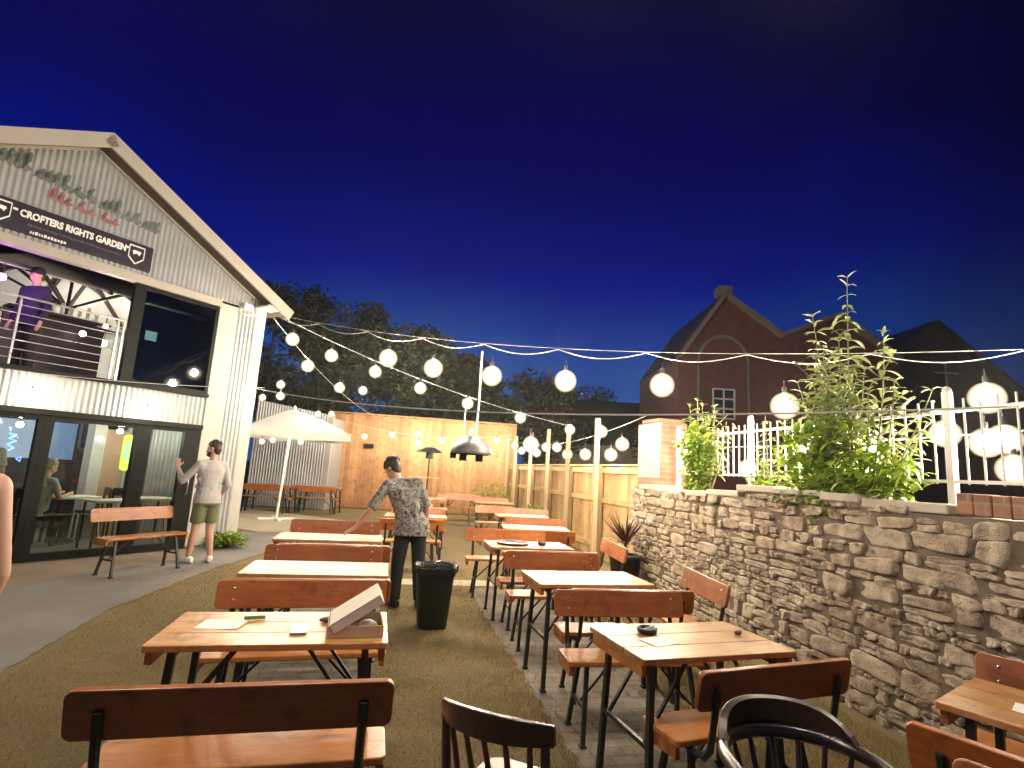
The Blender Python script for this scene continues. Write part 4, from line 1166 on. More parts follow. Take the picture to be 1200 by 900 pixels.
# ------------------------------------------------------------------ dark wooden chairs in the foreground
def spindle_chair(loc, deg):
    t = thing('spindle_chair', 'dark wooden chair with curved top rail and upright spindles', 'chair', loc, rad(deg))
    W = .19; top = .80
    def arc(x, z, bulge=.085): return Vector((x, -.19 - (z - .45) * .16 - bulge * (1 - (x / W) ** 2), z))
    V = []; F = []; n = 16
    for i in range(n + 1):
        x = -W * 1.06 + 2.12 * W * i / n
        zt = top + .035 * (1 - (x / (W * 1.06)) ** 2) + .02; zb = top - .045 + .012 * (1 - (x / W) ** 2)
        p, q = arc(x, zt), arc(x, zb)
        V += [tuple(p + Vector((0, .012, 0))), tuple(p - Vector((0, .012, 0))), tuple(q - Vector((0, .012, 0))), tuple(q + Vector((0, .012, 0)))]
    for i in range(n):
        for k in range(4): F.append((4 * i + k, 4 * i + 4 + k, 4 * i + 4 + (k + 1) % 4, 4 * i + (k + 1) % 4))
    F += [(0, 1, 2, 3), (4 * n + 3, 4 * n + 2, 4 * n + 1, 4 * n)]
    me = bpy.data.meshes.new('top_rail'); me.from_pydata(V, [], F); link('top_rail', me, M['mahogany'], t, .005)
    for sx in (-1, 1):
        mb = MB(); mb.tube([arc(sx * W * .93, top - .03), arc(sx * W * .93, .6), (sx * W * .9, -.20, .45), (sx * W * .88, -.23, 0.0)], [.016, .017, .018, .015], 8); mb.build('back_post', M['mahogany'], t)
        mb = MB(); mb.tube([(sx * .175, .17, .44), (sx * .18, .19, 0.0)], [.02, .014], 8); mb.build('leg', M['mahogany'], t)
    for k in range(5):
        x = (k - 2) * .068
        mb = MB(); mb.tube([arc(x, top - .035), arc(x * .95, .62, .04), (x * .85, -.19, .455)], [.009, .011, .009], 7); mb.build('spindle', M['mahogany'], t)
    mb = MB(); mb.prism(rrect(.42, .41, .09, 6), .03, T(0, 0, .45) @ RX(90)); mb.build('seat', M['mahogany'], t, .008)
    mb = MB(); mb.bar((-.175, .18, .2), (.175, .18, .2), .018); mb.bar((-.17, -.2, .2), (-.175, .18, .2), .018); mb.bar((.17, -.2, .2), (.175, .18, .2), .018); mb.build('stretcher', M['mahogany'], t)
spindle_chair((.555, 2.06, .004), -36)
def captain_chair(loc, deg):
    t = thing('captain_chair', 'black wooden captain chair with wrap-round arm rail, nearest the camera', 'chair', loc, rad(deg))
    z = .70; R_ = .27; t.scale = (.86, .86, 1.06)
    arm = []
    for k in range(25):
        a = rad(180 + 15 - 210 * 0 + (k / 24) * 150) if False else rad(195 + 150 * k / 24)
        arm.append((R_ * math.cos(a) * 1.03, R_ * math.sin(a) * .95 + .02, z + .0))
    arm = [(-.27, .22, z - .01), (-.285, .10, z)] + [(.285 * math.cos(rad(180 + 180 * k / 20)), .285 * math.sin(rad(180 + 180 * k / 20)) * .95, z) for k in range(21)] + [(.285, .10, z), (.27, .22, z - .01)]
    mb = MB(); mb.tube(arm, [.026] + [.022] * (len(arm) - 2) + [.026], 10); mb.build('arm_rail', M['black_wood'], t)
    V = []; F = []; n = 18
    for i in range(n + 1):
        a = rad(202 + 136 * i / n); s = 1 - abs(2 * i / n - 1) ** 3
        for dr, dz in ((.016, .015), (-.016, .015), (-.02, .02 + .10 * s), (.012, .02 + .105 * s)):
            V.append(((.285 + dr + .03 * s) * math.cos(a), (.285 + dr + .03 * s) * math.sin(a) * .95, z + dz * .8))
    for i in range(n):
        for k in range(4): F.append((4 * i + k, 4 * i + 4 + k, 4 * i + 4 + (k + 1) % 4, 4 * i + (k + 1) % 4))
    F += [(0, 1, 2, 3), (4 * n + 3, 4 * n + 2, 4 * n + 1, 4 * n)]
    me = bpy.data.meshes.new('crest'); me.from_pydata(V, [], F); link('crest', me, M['black_wood'], t, .006)
    for k in range(9):
        a = rad(188 + 164 * k / 8)
        mb = MB(); mb.tube([(.285 * math.cos(a), .285 * math.sin(a) * .95, z), (.24 * math.cos(a), .24 * math.sin(a) * .95, .58), (.21 * math.cos(a), .21 * math.sin(a) * .9, .45)], [.009, .013, .010], 7); mb.build('spindle', M['black_wood'], t)
    for sx in (-1, 1):
        mb = MB(); mb.tube([(sx * .268, .18, z - .01), (sx * .25, .17, .58), (sx * .22, .16, .45)], [.012, .018, .012], 8); mb.build('arm_post', M['black_wood'], t)
        for sy in (-1, 1):
            mb = MB(); mb.tube([(sx * .17, sy * .16, .44), (sx * .19, sy * .19, .25), (sx * .21, sy * .22, 0)], [.018, .022, .014], 8); mb.build('leg', M['black_wood'], t)
    mb = MB(); mb.prism(rrect(.47, .44, .14, 6), .035, T(0, 0, .45) @ RX(90)); mb.build('seat', M['black_wood'], t, .01)
    mb = MB(); mb.bar((-.19, .2, .22), (.19, .2, .22), .02); mb.bar((-.2, -.2, .2), (-.2, .2, .2), .02); mb.bar((.2, -.2, .2), (.2, .2, .2), .02); mb.build('stretcher', M['black_wood'], t)
captain_chair((1.36, 1.60, .004), 168)

# ------------------------------------------------------------------ rubbish bin
bn = thing('rubbish_bin', 'tall black plastic rubbish bin with a bag liner', 'bin', (.56, 5.80, .0))
mb = MB(); mb.lathe([(.145, .004), (.15, .01), (.20, .56), (.208, .57), (.208, .60), (.196, .60), (.19, .56), (.14, .03), (.001, .02)], n=4 * 7)
for i, v_ in enumerate(mb.v):      # squarish plan
    x, y, z = v_; a = math.atan2(y, x); k = 1 / max(abs(math.cos(a)), abs(math.sin(a))); k = 1 + (k - 1) * .45
    mb.v[i] = (x * k, y * k * .9, z)
mb.build('body', plain('bin_plastic', (0.012, 0.018, 0.014), .45), bn)
V = []; F = []; rs = np.random.RandomState(3); n = 56
prof = [(.19, .545), (.203, .602), (.216, .612), (.221, .585), (.218, .53)]
ph = rs.rand(8) * 6
for r_, z in prof:
    for k in range(n):
        a = 2 * PI * k / n; q = 1 / max(abs(math.cos(a)), abs(math.sin(a))); q = 1 + (q - 1) * .45
        w = .006 * math.sin(9 * a + ph[0]) + .005 * math.sin(17 * a + ph[1]) + .004 * math.sin(29 * a + ph[2])
        V.append(((r_ + w) * q * math.cos(a), (r_ + w) * q * math.sin(a) * .9, z + (.012 * math.sin(5 * a + ph[3]) if z < .56 else w * .6)))
for j in range(len(prof) - 1):
    for k in range(n): F.append((j * n + k, j * n + (k + 1) % n, (j + 1) * n + (k + 1) % n, (j + 1) * n + k))
me = bpy.data.meshes.new('bag_liner'); me.from_pydata(V, [], F); me.polygons.foreach_set('use_smooth', [True] * len(F))
link('bag_liner', me, plain('bag_plastic', (0.014, 0.015, 0.015), .25), bn)

# ------------------------------------------------------------------ parasol, heaters
ps = thing('parasol', 'white square garden parasol on a white pole', 'parasol', (-2.72, 15.2, 0.012), rad(20))
mb = MB(); mb.cone((0, 0, .05), (.12, 0, 2.85), .032); mb.build('pole', M['white_paint'], ps)
mb = MB(); mb.box((0, 0, .03), (.9, .09, .05)); mb.box((0, .27, .03), (.09, .44, .05)); mb.box((0, -.27, .03), (.09, .44, .05)); mb.build('base', M['white_paint'], ps, .006)
def canopy():
    V = []; F = []; n = 12; half = 1.22
    def f(a, b):
        e = max(abs(a), abs(b)); sag = .05 * math.cos(math.atan2(b, a) * 4 + PI) * e
        return 2.88 - .62 * e ** 1.15 + sag * .5
    for j in range(n + 1):
        for i in range(n + 1):
            a, b = 2 * i / n - 1, 2 * j / n - 1
            V.append((a * half + .12, b * half, f(a, b)))
    for j in range(n):
        for i in range(n): k = j * (n + 1) + i; F.append((k, k + 1, k + n + 2, k + n + 1))
    rim = [j * (n + 1) for j in range(n + 1)]
    edge = [i for i in range(n + 1)] + [(n + 1) * j + n for j in range(1, n + 1)] + [n * (n + 1) + i for i in range(n - 1, -1, -1)] + [(n + 1) * j for j in range(n - 1, 0, -1)]
    b = len(V)
    for i in edge: x, y, z = V[i]; V.append((x * 1.0, y, z - .20))
    m_ = len(edge)
    for k in range(m_): F.append((edge[k], edge[(k + 1) % m_], b + (k + 1) % m_, b + k))
    me = bpy.data.meshes.new('canopy'); me.from_pydata(V, [], F)
    o = link('canopy', me, M['canvas'], ps); sd = o.modifiers.new('t', 'SOLIDIFY'); sd.thickness = .004
    mb = MB()
    for a, c in ((-1, -1), (1, -1), (1, 1), (-1, 1)): mb.bar((.12, 0, 2.78), (a * half * .97 + .12, c * half * .97, 2.2), .022); mb.bar((.10, 0, 2.2), (a * half * .5 + .12, c * half * .5, 2.5), .02)
    mb.build('rib', M['white_paint'], ps)
    mb = MB(); mb.lathe([(.02, 0), (.05, .02), (.02, .08), (.001, .1)], (.12, 0, 2.88), 10); mb.build('finial', M['white_paint'], ps)
canopy()
hh = thing('hanging_heater', 'grey dome heater hanging on rods above the tables', 'heater', (1.08, 7.45, 1.80), rad(-12))
mb = MB(); mb.lathe([(.285, 0), (.295, .02), (.27, .09), (.20, .17), (.14, .20), (.12, .24), (.001, .25)], n=28); mb.build('dome', M['dome_grey'], hh)
mb = MB(); mb.lathe([(.24, -.01), (.24, .03), (.20, .06)], n=24); mb.box((-.1, -.1, -.05), (.10, .08, .10)); mb.box((.12, -.08, -.05), (.10, .08, .10)); mb.box((-.24, -.05, -.03), (.08, .1, .08)); mb.build('burner', M['frame_black'], hh)
mb = MB(); mb.tube([(.04, 0, .24), (.06, 0, .7), (.055, 0, 1.46)], .013, 8); mb.build('rod', M['white_paint'], hh)
mb = MB(); mb.tube([(-.13, 0, .2), (-.12, 0, .75)], .010, 8); mb.box((-.02, 0, .30), (.05, .05, .12)); mb.build('bracket', M['white_paint'], hh)
ht = thing('mushroom_heater', 'mushroom patio heater with crossbar before the back fence', 'heater', (1.12, 16.3, 0))
mb = MB(); mb.lathe([(.40, 2.0), (.38, 2.03), (.18, 2.14), (.001, 2.17)], n=22); mb.build('dome', M['dome_grey'], ht)
mb = MB(); mb.cone((0, 0, .05), (0, 0, 2.0), .022); mb.lathe([(.12, 1.82), (.10, 2.0)], n=14); mb.build('pole', M['leg_steel'], ht)
mb = MB(); mb.box((-.12, 0, 1.27), (.90, .30, .03)); mb.lathe([(.22, 0), (.24, .04), (.22, .5), (.05, .55)], n=18); mb.build('shelf', M['card'], ht)
fl = thing('floodlight', 'small dark floodlight fixed on the back fence', 'floodlight', (-.80, 19.82, 2.18), -rad(12))
mb = MB(); mb.box((0, 0, 0), (.34, .10, .14), None, Matrix.Rotation(rad(20), 3, 'X')); mb.build('housing', M['frame_black'], fl, .01)
mb = MB(); mb.box((0, .06, -.01), (.12, .12, .05)); mb.build('bracket', M['frame_black'], fl)

# ------------------------------------------------------------------ church-like hall and other buildings beyond the wall
AX = Vector((math.sin(rad(12.1)), math.cos(rad(12.1)), 0))
def DL(D, lat, z=0.0):
    p = AX * D + LAT * lat
    return Vector((p.x, p.y, z))
ch = thing('brick_hall', 'dark red brick hall with two gables and a tall arch', 'building', DL(20, 0), -rad(12.1))
front = [(6.25, 0), (14.6, 0), (14.6, 6.6), (12.35, 8.2), (10.15, 7.25), (7.98, 8.75), (6.25, 6.2)]
mb = MB(); mb.prism(front, 6.0, T(0, 3.0, 0)); mb.build('wall', M['church_brick'], ch)
mb = MB()
for a, b in zip(front[2:], front[3:]):
    mb.bar((a[0], -.06, a[1] + .06), (b[0], -.06, b[1] + .06), .5, .14)
mb.box((8.0, 0.1, 8.95), (.50, .6, .36)); mb.build('coping', M['old_trim'], ch)
mb = MB()
for a, b in zip(front[2:], front[3:]):
    mb.bar((a[0], 3.2, a[1] + .03), (b[0], 3.2, b[1] + .03), 5.9, .10)
mb.build('roof', M['slate'], ch)
arch = [(7.0, 3.2), (7.0, 6.1)] + [(7.95 + .95 * math.cos(rad(180 - 10 * k)), 6.1 + 1.05 * math.sin(rad(10 * k))) for k in range(1, 18)] + [(8.9, 6.1), (8.9, 3.2)]
mb = MB()
for a, b in zip(arch, arch[1:]): mb.bar((a[0], -.035, a[1]), (b[0], -.035, b[1]), .06, .11)
mb.build('arch_moulding', M['old_trim'], ch)
def church_window(x, z, w, h_):
    mb = MB(); mb.box((x, -.02, z), (w, .05, h_)); o = mb.build('window', plain('night_glass', (0.02, 0.025, 0.03), .15), ch)
    mb = MB()
    for k in range(3): mb.box((x - w / 2 + w * k / 2, -.055, z), (.06, .03, h_ + .04))
    for k in range(4): mb.box((x, -.058, z - h_ / 2 + h_ * k / 3), (w, .03, .06))
    mb.build('frame', M['stone_trim'], o)
church_window(7.95, 4.55, .8, 1.1); church_window(12.4, 4.4, .9, 1.6)
b2 = thing('far_gabled_house', 'dark house with steep gable far behind the right railing', 'house', DL(26, 0), -rad(12.1))
mb = MB(); mb.prism([(16.0, 0), (25.6, 0), (25.6, 6.2), (20.8, 10.0), (16.0, 6.2)], 7, T(0, 3.5, 0)); mb.build('wall', M['church_brick'], b2)
mb = MB(); mb.bar((15.6, 3.4, 6.0), (20.8, 3.4, 10.15), 7.6, .16); mb.bar((20.85, 3.4, 10.15), (26.0, 3.4, 6.0), 7.6, .16); rf2 = mb.build('roof', M['slate'], b2)
mb = MB(); mb.box((17.9, 1.5, 8.9), (.8, .8, 2.2)); mb.build('chimney', M['church_brick'], rf2)
mb = MB(); mb.cone((21.2, -.2, 5.6), (21.2, -.2, 8.0), .05); mb.bar((20.6, -.2, 7.6), (21.8, -.2, 7.6), .06); mb.build('aerial_pole', M['stone_trim'], b2)
b3 = thing('low_dark_house', 'low dark roofed house with chimney beyond the side fence', 'house', DL(30, 0), -rad(12.1))
mb = MB(); mb.prism([(1.0, 0), (8.8, 0), (8.8, 3.4), (1.0, 3.4)], 6, T(0, 3, 0)); mb.build('wall', M['stone_trim'], b3)
mb = MB(); mb.bar((.6, 0.2, 3.4), (.6, 0.2, 3.42), .01); mb._add([(.6, -.2, 3.3), (9.2, -.2, 3.3), (8.6, 3, 6.2), (1.2, 3, 6.2), (.6, 6.2, 3.3), (9.2, 6.2, 3.3)], [(0, 1, 2, 3), (3, 2, 5, 4), (0, 3, 4), (1, 5, 2)]); rf3 = mb.build('roof', M['slate'], b3)
mb = MB(); mb.box((2.4, 2.6, 6.2), (.7, .7, 2.4)); mb.cone((2.25, 2.6, 7.4), (2.25, 2.6, 7.9), .12); mb.build('chimney', M['stone_trim'], rf3)

# ------------------------------------------------------------------ trees behind the back fence
def tree(loc, h, r_, label, seed, n=11000):
    rs = np.random.RandomState(seed); rr = random.Random(seed)
    t = thing('tree', label, 'tree', loc, 0, 'dark trees behind the back fence')
    mb = MB(); tips = []
    mb.tube([(0, 0, 0), (.1, .05, h * .25), (.05, -.1, h * .5), (0, 0, h * .8)], [.26, .2, .14, .04], 8)
    for k in range(11):
        z = h * rr.uniform(.28, .75); a = k * 2.4 + rr.uniform(-.4, .4); L = r_ * rr.uniform(.6, 1.0) * (1.15 - .6 * (z / h))
        e = Vector((math.cos(a) * L, math.sin(a) * L, z + L * rr.uniform(.2, .7)))
        mid = Vector((math.cos(a) * L * .5, math.sin(a) * L * .5, z + L * .15))
        mb.tube([(0, 0, z), mid, e], [.08, .05, .015], 6); tips += [e, mid.lerp(e, .6), e + Vector((0, 0, .3))]
    tips += [Vector((rr.uniform(-.3, .3) * r_, rr.uniform(-.3, .3) * r_, h * rr.uniform(.75, .97))) for _ in range(9)]
    mb.build('trunk', M['bark'], t)
    V = []; F = []
    cl = [(c, r_ * rr.uniform(.22, .42)) for c in tips]
    for i in range(n):
        c, cr = cl[rs.randint(len(cl))]
        u = rs.normal(0, 1, 3); u /= np.linalg.norm(u); u *= cr * rs.rand() ** .4
        p = np.array(c) + u * np.array([1, 1, .75])
        d = rs.normal(0, 1, 3); d /= np.linalg.norm(d); e = rs.normal(0, 1, 3); e -= d * e.dot(d); e /= np.linalg.norm(e)
        s = .07 + .10 * rs.rand(); b = len(V)
        V += [tuple(p - d * s), tuple(p + e * s * .45), tuple(p + d * s), tuple(p - e * s * .45)]; F.append((b, b + 1, b + 2, b + 3))
    me = bpy.data.meshes.new('crown'); me.from_pydata(V, [], F); link('crown', me, M['tree_leaf'], t)
tree(DL(24.5, -11.2), 9.6, 3.4, 'dark tree rising just right of the bar building roof', 1)
tree(DL(24.0, -7.4), 8.6, 3.1, 'tallest dark tree crown over the corrugated shed', 2)
tree(DL(23.5, -4.2), 7.6, 2.8, 'dark rounded tree over the orange back fence', 3)
tree(DL(24.5, -1.8), 6.8, 2.4, 'lower dark tree above the right half of back fence', 4)
tree(DL(27.0, -15.0), 9.0, 3.6, 'dark tree mostly hidden behind the bar building', 5, 3000)
tree(DL(31.0, 9.6), 6.6, 2.6, 'small dark tree beside the left edge of brick hall', 6, 7000)
tree(DL(27.5, 1.2), 6.6, 2.6, 'dark tree left of the low house chimney', 7, 8000)
tree(DL(36.0, 5.5), 7.4, 3.2, 'dark tree crown over the roof of low house', 8, 7000)
tree(DL(25.5, -9.4), 9.8, 2.6, 'narrow tall dark tree behind the white parasol', 9, 8000)
tree(DL(34.0, 27.5), 8.0, 3.4, 'dark tree beyond the gabled house at far right', 10, 6000)

# ------------------------------------------------------------------ festoon lights
M['flex'] = plain('flex', (0.42, 0.41, 0.38), 0.6)
def cable(name, label, a, b, sag, r_=.006, group=None, m=None, n=40, cat='cable', ripple=0.0):
    a, b = Vector(a), Vector(b); pts = []
    for i in range(n + 1):
        t_ = i / n; p = a.lerp(b, t_); p.z -= sag * 4 * t_ * (1 - t_)
        if ripple: p.z -= ripple * abs(math.sin(t_ * PI * 9)); p.x += ripple * .2 * math.sin(t_ * 40)
        pts.append(p)
    mb = MB(); mb.tube(pts, r_, 6)
    return tag(mb.build(name, m or M['flex']), label, cat, group)
EAVE = (-2.43, 11.05, 4.36)
cable('support_cable', 'upper straight cable from roof eave over the tables to right', EAVE, (5.81, 3.87, 3.04), .30, .0035)
cable('light_flex', 'drooping light flex looped along the upper straight cable', (-2.43, 11.05, 4.34), (5.81, 3.87, 3.03), .30, .0055, ripple=.10, n=90)
cable('light_flex', 'light flex from the roof eave down to a fence post', EAVE, (4.1, 12.0, 2.71), .22, .0055)
cable('light_flex', 'light flex from the roof eave back to the orange fence', (-2.5, 11.1, 4.3), (-.6, 19.6, 3.2), .25, .006)
cable('support_cable', 'lower taut white cable from building corner across to the railing', LW(3.06, -.02, 2.85), (3.86, 2.55, 2.19), .22, .008)
cable('light_flex', 'light flex along the tops of the side fence posts', (3.98, 8.0, 2.62), (3.98, 18.7, 2.74), .35, .006)
cable('light_flex', 'light flex sagging across the orange back fence', (-2.2, 19.7, 3.1), (4.1, 18.5, 2.85), .35, .006)
cable('light_flex', 'light flex along the corrugated band over the glazed doors', LW(-3.0, -.22, 2.52), LW(3.06, -.24, 2.86), .16, .005)
cable('light_flex', 'light flex tied behind the white wall railing', (4.12, .3, 2.2), (4.12, 7.3, 2.1), .1, .006)
proto_b = thing('festoon_bulb', 'x', 'light bulb')
mb = MB(); mb.ball((0, 0, -.040), .108, 20, 12); mb.build('globe', M['globe'], proto_b)  # oversized shell carrying the painted halo round the core
mb = MB(); mb.ball((0, 0, -.030), (.043, .043, .050), 12, 8); core_mesh = mb.mesh('glowing_core'); link('glowing_core', core_mesh, M['bulb'], proto_b)
soft_mesh = core_mesh.copy(); soft_mesh.materials.clear(); soft_mesh.materials.append(M['bulb_soft'])
mb = MB(); mb.cone((0, 0, .055), (0, 0, .11), .019, .017, 10); mb.cone((0, 0, .11), (0, 0, .16), .005, n=6); mb.build('socket', M['rubber'], proto_b)
first = [True]
def bulbs(pts, where, group, k=1.0, soft=False):
    for i, p in enumerate(pts):
        lab = f'{ORD[i]} glowing bulb {where}'
        if len(pts) == 1: lab = f'single glowing bulb {where}'
        if first[0]:
            first[0] = False; proto_b['label'] = lab; proto_b['group'] = group; proto_b.location = p; proto_b.scale = (k,) * 3
        else:
            d = dup(proto_b, lab, p, 0, (k,) * 3, group)
            if soft:
                for c in d.children:
                    if c.name.startswith('glowing_core'): c.data = soft_mesh
bulbs([(-.19, 9.10, 3.40), (.53, 8.47, 3.19), (1.35, 7.75, 3.03), (2.24, 6.97, 2.92), (3.23, 6.11, 2.83), (4.26, 5.21, 2.56), (5.58, 4.06, 2.63)], 'from the left on the upper straight cable', 'bulbs on the upper cable', 1.45)
bulbs([(-2.10, 11.1, 3.96), (-1.35, 11.21, 3.73), (-.47, 11.34, 3.51), (.48, 11.47, 3.27), (1.53, 11.63, 3.05), (2.77, 11.81, 2.85)], 'from the eave on flex running to fence post', 'bulbs on the flex to the fence post', 1.25, True)
bulbs([(-2.06, 13.02, 3.78), (-1.54, 15.35, 3.64), (-1.05, 17.59, 3.90)], 'from the eave on flex running to back fence', 'bulbs on the flex to the back fence', 1.4, True)
bulbs([(-2.34, 11.76, 3.11), (-2.33, 11.82, 2.88)], 'from top of the pair right of building corner', 'bulbs beside the building corner', .85, True)
bulbs([LW(3.06, -.24, 2.70), LW(1.16, -.22, 2.22), LW(-.26, -.22, 2.27), LW(-1.7, -.22, 2.25)], 'from building corner along the corrugated band', 'bulbs over the glazed doors', .62, True)
bulbs([(-.93, 18.9, 2.50), (-.01, 18.7, 2.61), (.82, 18.5, 2.70), (.86, 18.5, 2.38), (1.65, 18.35, 2.51), (2.35, 18.2, 2.56), (2.85, 18.1, 2.48), (3.45, 17.95, 2.62)], 'from the left in front of orange fence', 'bulbs along the back fence', 1.05, True)
bulbs([(-3.26, 15.0, 2.0), (-2.98, 14.9, 2.05), (-2.29, 14.8, 2.05), (-1.93, 14.7, 2.80), (-1.60, 14.65, 2.82)], 'from the left around the white parasol', 'bulbs around the parasol', .75, True)
bulbs([(4.0, 9.0, 2.24), (4.0, 9.5, 2.06), (4.0, 10.0, 2.52), (4.0, 10.86, 2.09), (4.0, 11.95, 2.68), (4.0, 12.06, 2.11), (4.0, 12.9, 2.3), (4.0, 13.87, 2.33), (4.0, 14.8, 2.2), (4.0, 15.6, 2.35), (4.0, 16.6, 2.3), (4.0, 17.6, 2.5)], 'from the brick pillar along side fence', 'bulbs along the side fence', 1.2, True)
bulbs([(2.25, 8.72, 2.11)], 'hanging low over the benches right of hanging heater', 'bulbs on the lower cable', 1.3, True)
bulbs([(3.90, 6.70, 2.02), (3.90, 6.68, 1.75)], 'from top of the pair in front of brick pillar', 'bulbs by the brick pillar', .55, True)
bulbs([(4.16, 5.73, 1.84), (3.93, 4.58, 1.83), (3.93, 4.54, 2.03), (3.93, 3.83, 1.80), (3.93, 3.75, 1.98), (4.14, 3.33, 2.12), (4.14, 3.04, 2.04), (4.14, 2.92, 2.06), (4.12, 2.86, 1.85)], 'from the brick pillar along the white railing', 'bulbs along the railing', 1.0, True)

cable('light_flex', 'light flex overhead above the nearest benches', (-6.2, 2.4, 4.9), (4.2, 1.8, 4.75), .15, .006)
bulbs([(-4.4, 2.3, 4.55), (-3.1, 2.25, 4.45), (-1.8, 2.2, 4.4), (-.55, 2.15, 4.36), (.7, 2.1, 4.36), (1.95, 2.0, 4.5)], 'from the building on flex above the nearest benches', 'bulbs above the nearest benches', 1.15)
# ------------------------------------------------------------------ people
def voxel(mb, name, vox, smooth_it=4):
    me = mb.mesh(name)
    o = bpy.data.objects.new('tmp', me); C.objects.link(o)
    rm = o.modifiers.new('r', 'REMESH'); rm.mode = 'VOXEL'; rm.voxel_size = vox; rm.use_smooth_shade = True
    s = o.modifiers.new('s', 'SMOOTH'); s.factor = .5; s.iterations = smooth_it
    bpy.context.view_layer.update()
    out = bpy.data.meshes.new_from_object(o.evaluated_get(bpy.context.evaluated_depsgraph_get()))
    out.name = name
    bpy.data.objects.remove(o); bpy.data.meshes.remove(me)
    return out
def rcone(mb, a, ra, b, rb, n=10, ends=True):
    a, b = Vector(a), Vector(b)
    mb.tube([a, a.lerp(b, .33), a.lerp(b, .66), b], [ra, ra + (rb - ra) * .33, ra + (rb - ra) * .66, rb], n)
    if ends: mb.ball(a, ra * .995, n, 7); mb.ball(b, rb * .995, n, 7)
def loft(mb, rings, n=18):
    """rings: (centre, half width, half depth, right axis, fwd axis)"""
    vs = []; fs = []
    for c, w, d, rt, fw in rings:
        for k in range(n):
            a = 2 * PI * k / n
            ca, sa = math.cos(a), math.sin(a)
            vs.append(Vector(c) + rt * (w * math.copysign(abs(ca) ** .85, ca)) + fw * (d * math.copysign(abs(sa) ** .85, sa)))
    for i in range(len(rings) - 1):
        for k in range(n): fs.append((i * n + k, i * n + (k + 1) % n, (i + 1) * n + (k + 1) % n, (i + 1) * n + k))
    fs += [tuple(range(n))[::-1], tuple(range((len(rings) - 1) * n, len(rings) * n))]
    mb._add(vs, fs, None, True)
def hand(mb, wrist, d, palm_n, s=1.0, curl=.5, thumb=1):
    """palm from the wrist along d; fingers curl towards palm_n"""
    d = Vector(d).normalized(); pn = Vector(palm_n); pn = (pn - d * pn.dot(d)).normalized(); sd = d.cross(pn)
    w = Vector(wrist)
    rcone(mb, w, .024 * s, w + d * .03 * s, .026 * s)
    loft(mb, [(w + d * .015 * s, .026 * s, .016 * s, sd, pn), (w + d * .05 * s, .038 * s, .016 * s, sd, pn), (w + d * .09 * s, .041 * s, .013 * s, sd, pn)], 10)
    for k, L in enumerate((.066, .076, .071, .055)):
        b = w + d * .088 * s + sd * (.029 - .0195 * k) * s * thumb
        spread = sd * (.12 - .08 * k) * thumb
        d1 = (d + pn * curl * .5 + spread).normalized(); d2 = (d + pn * curl * 1.5 + spread * .6).normalized(); d3 = (d + pn * curl * 2.6).normalized()
        p1 = b + d1 * L * .45 * s; p2 = p1 + d2 * L * .32 * s; p3 = p2 + d3 * L * .25 * s
        rcone(mb, b, .0098 * s, p1, .0092 * s, 8); rcone(mb, p1, .0092 * s, p2, .0085 * s, 8); rcone(mb, p2, .0085 * s, p3, .0075 * s, 8)
    b = w + d * .03 * s + sd * .030 * s * thumb
    p1 = b + (d * .6 + sd * .8 * thumb + pn * .3).normalized() * .042 * s; p2 = p1 + (d + sd * .25 * thumb + pn * .4).normalized() * .032 * s
    rcone(mb, b, .014 * s, p1, .011 * s, 8); rcone(mb, p1, .011 * s, p2, .009 * s, 8)
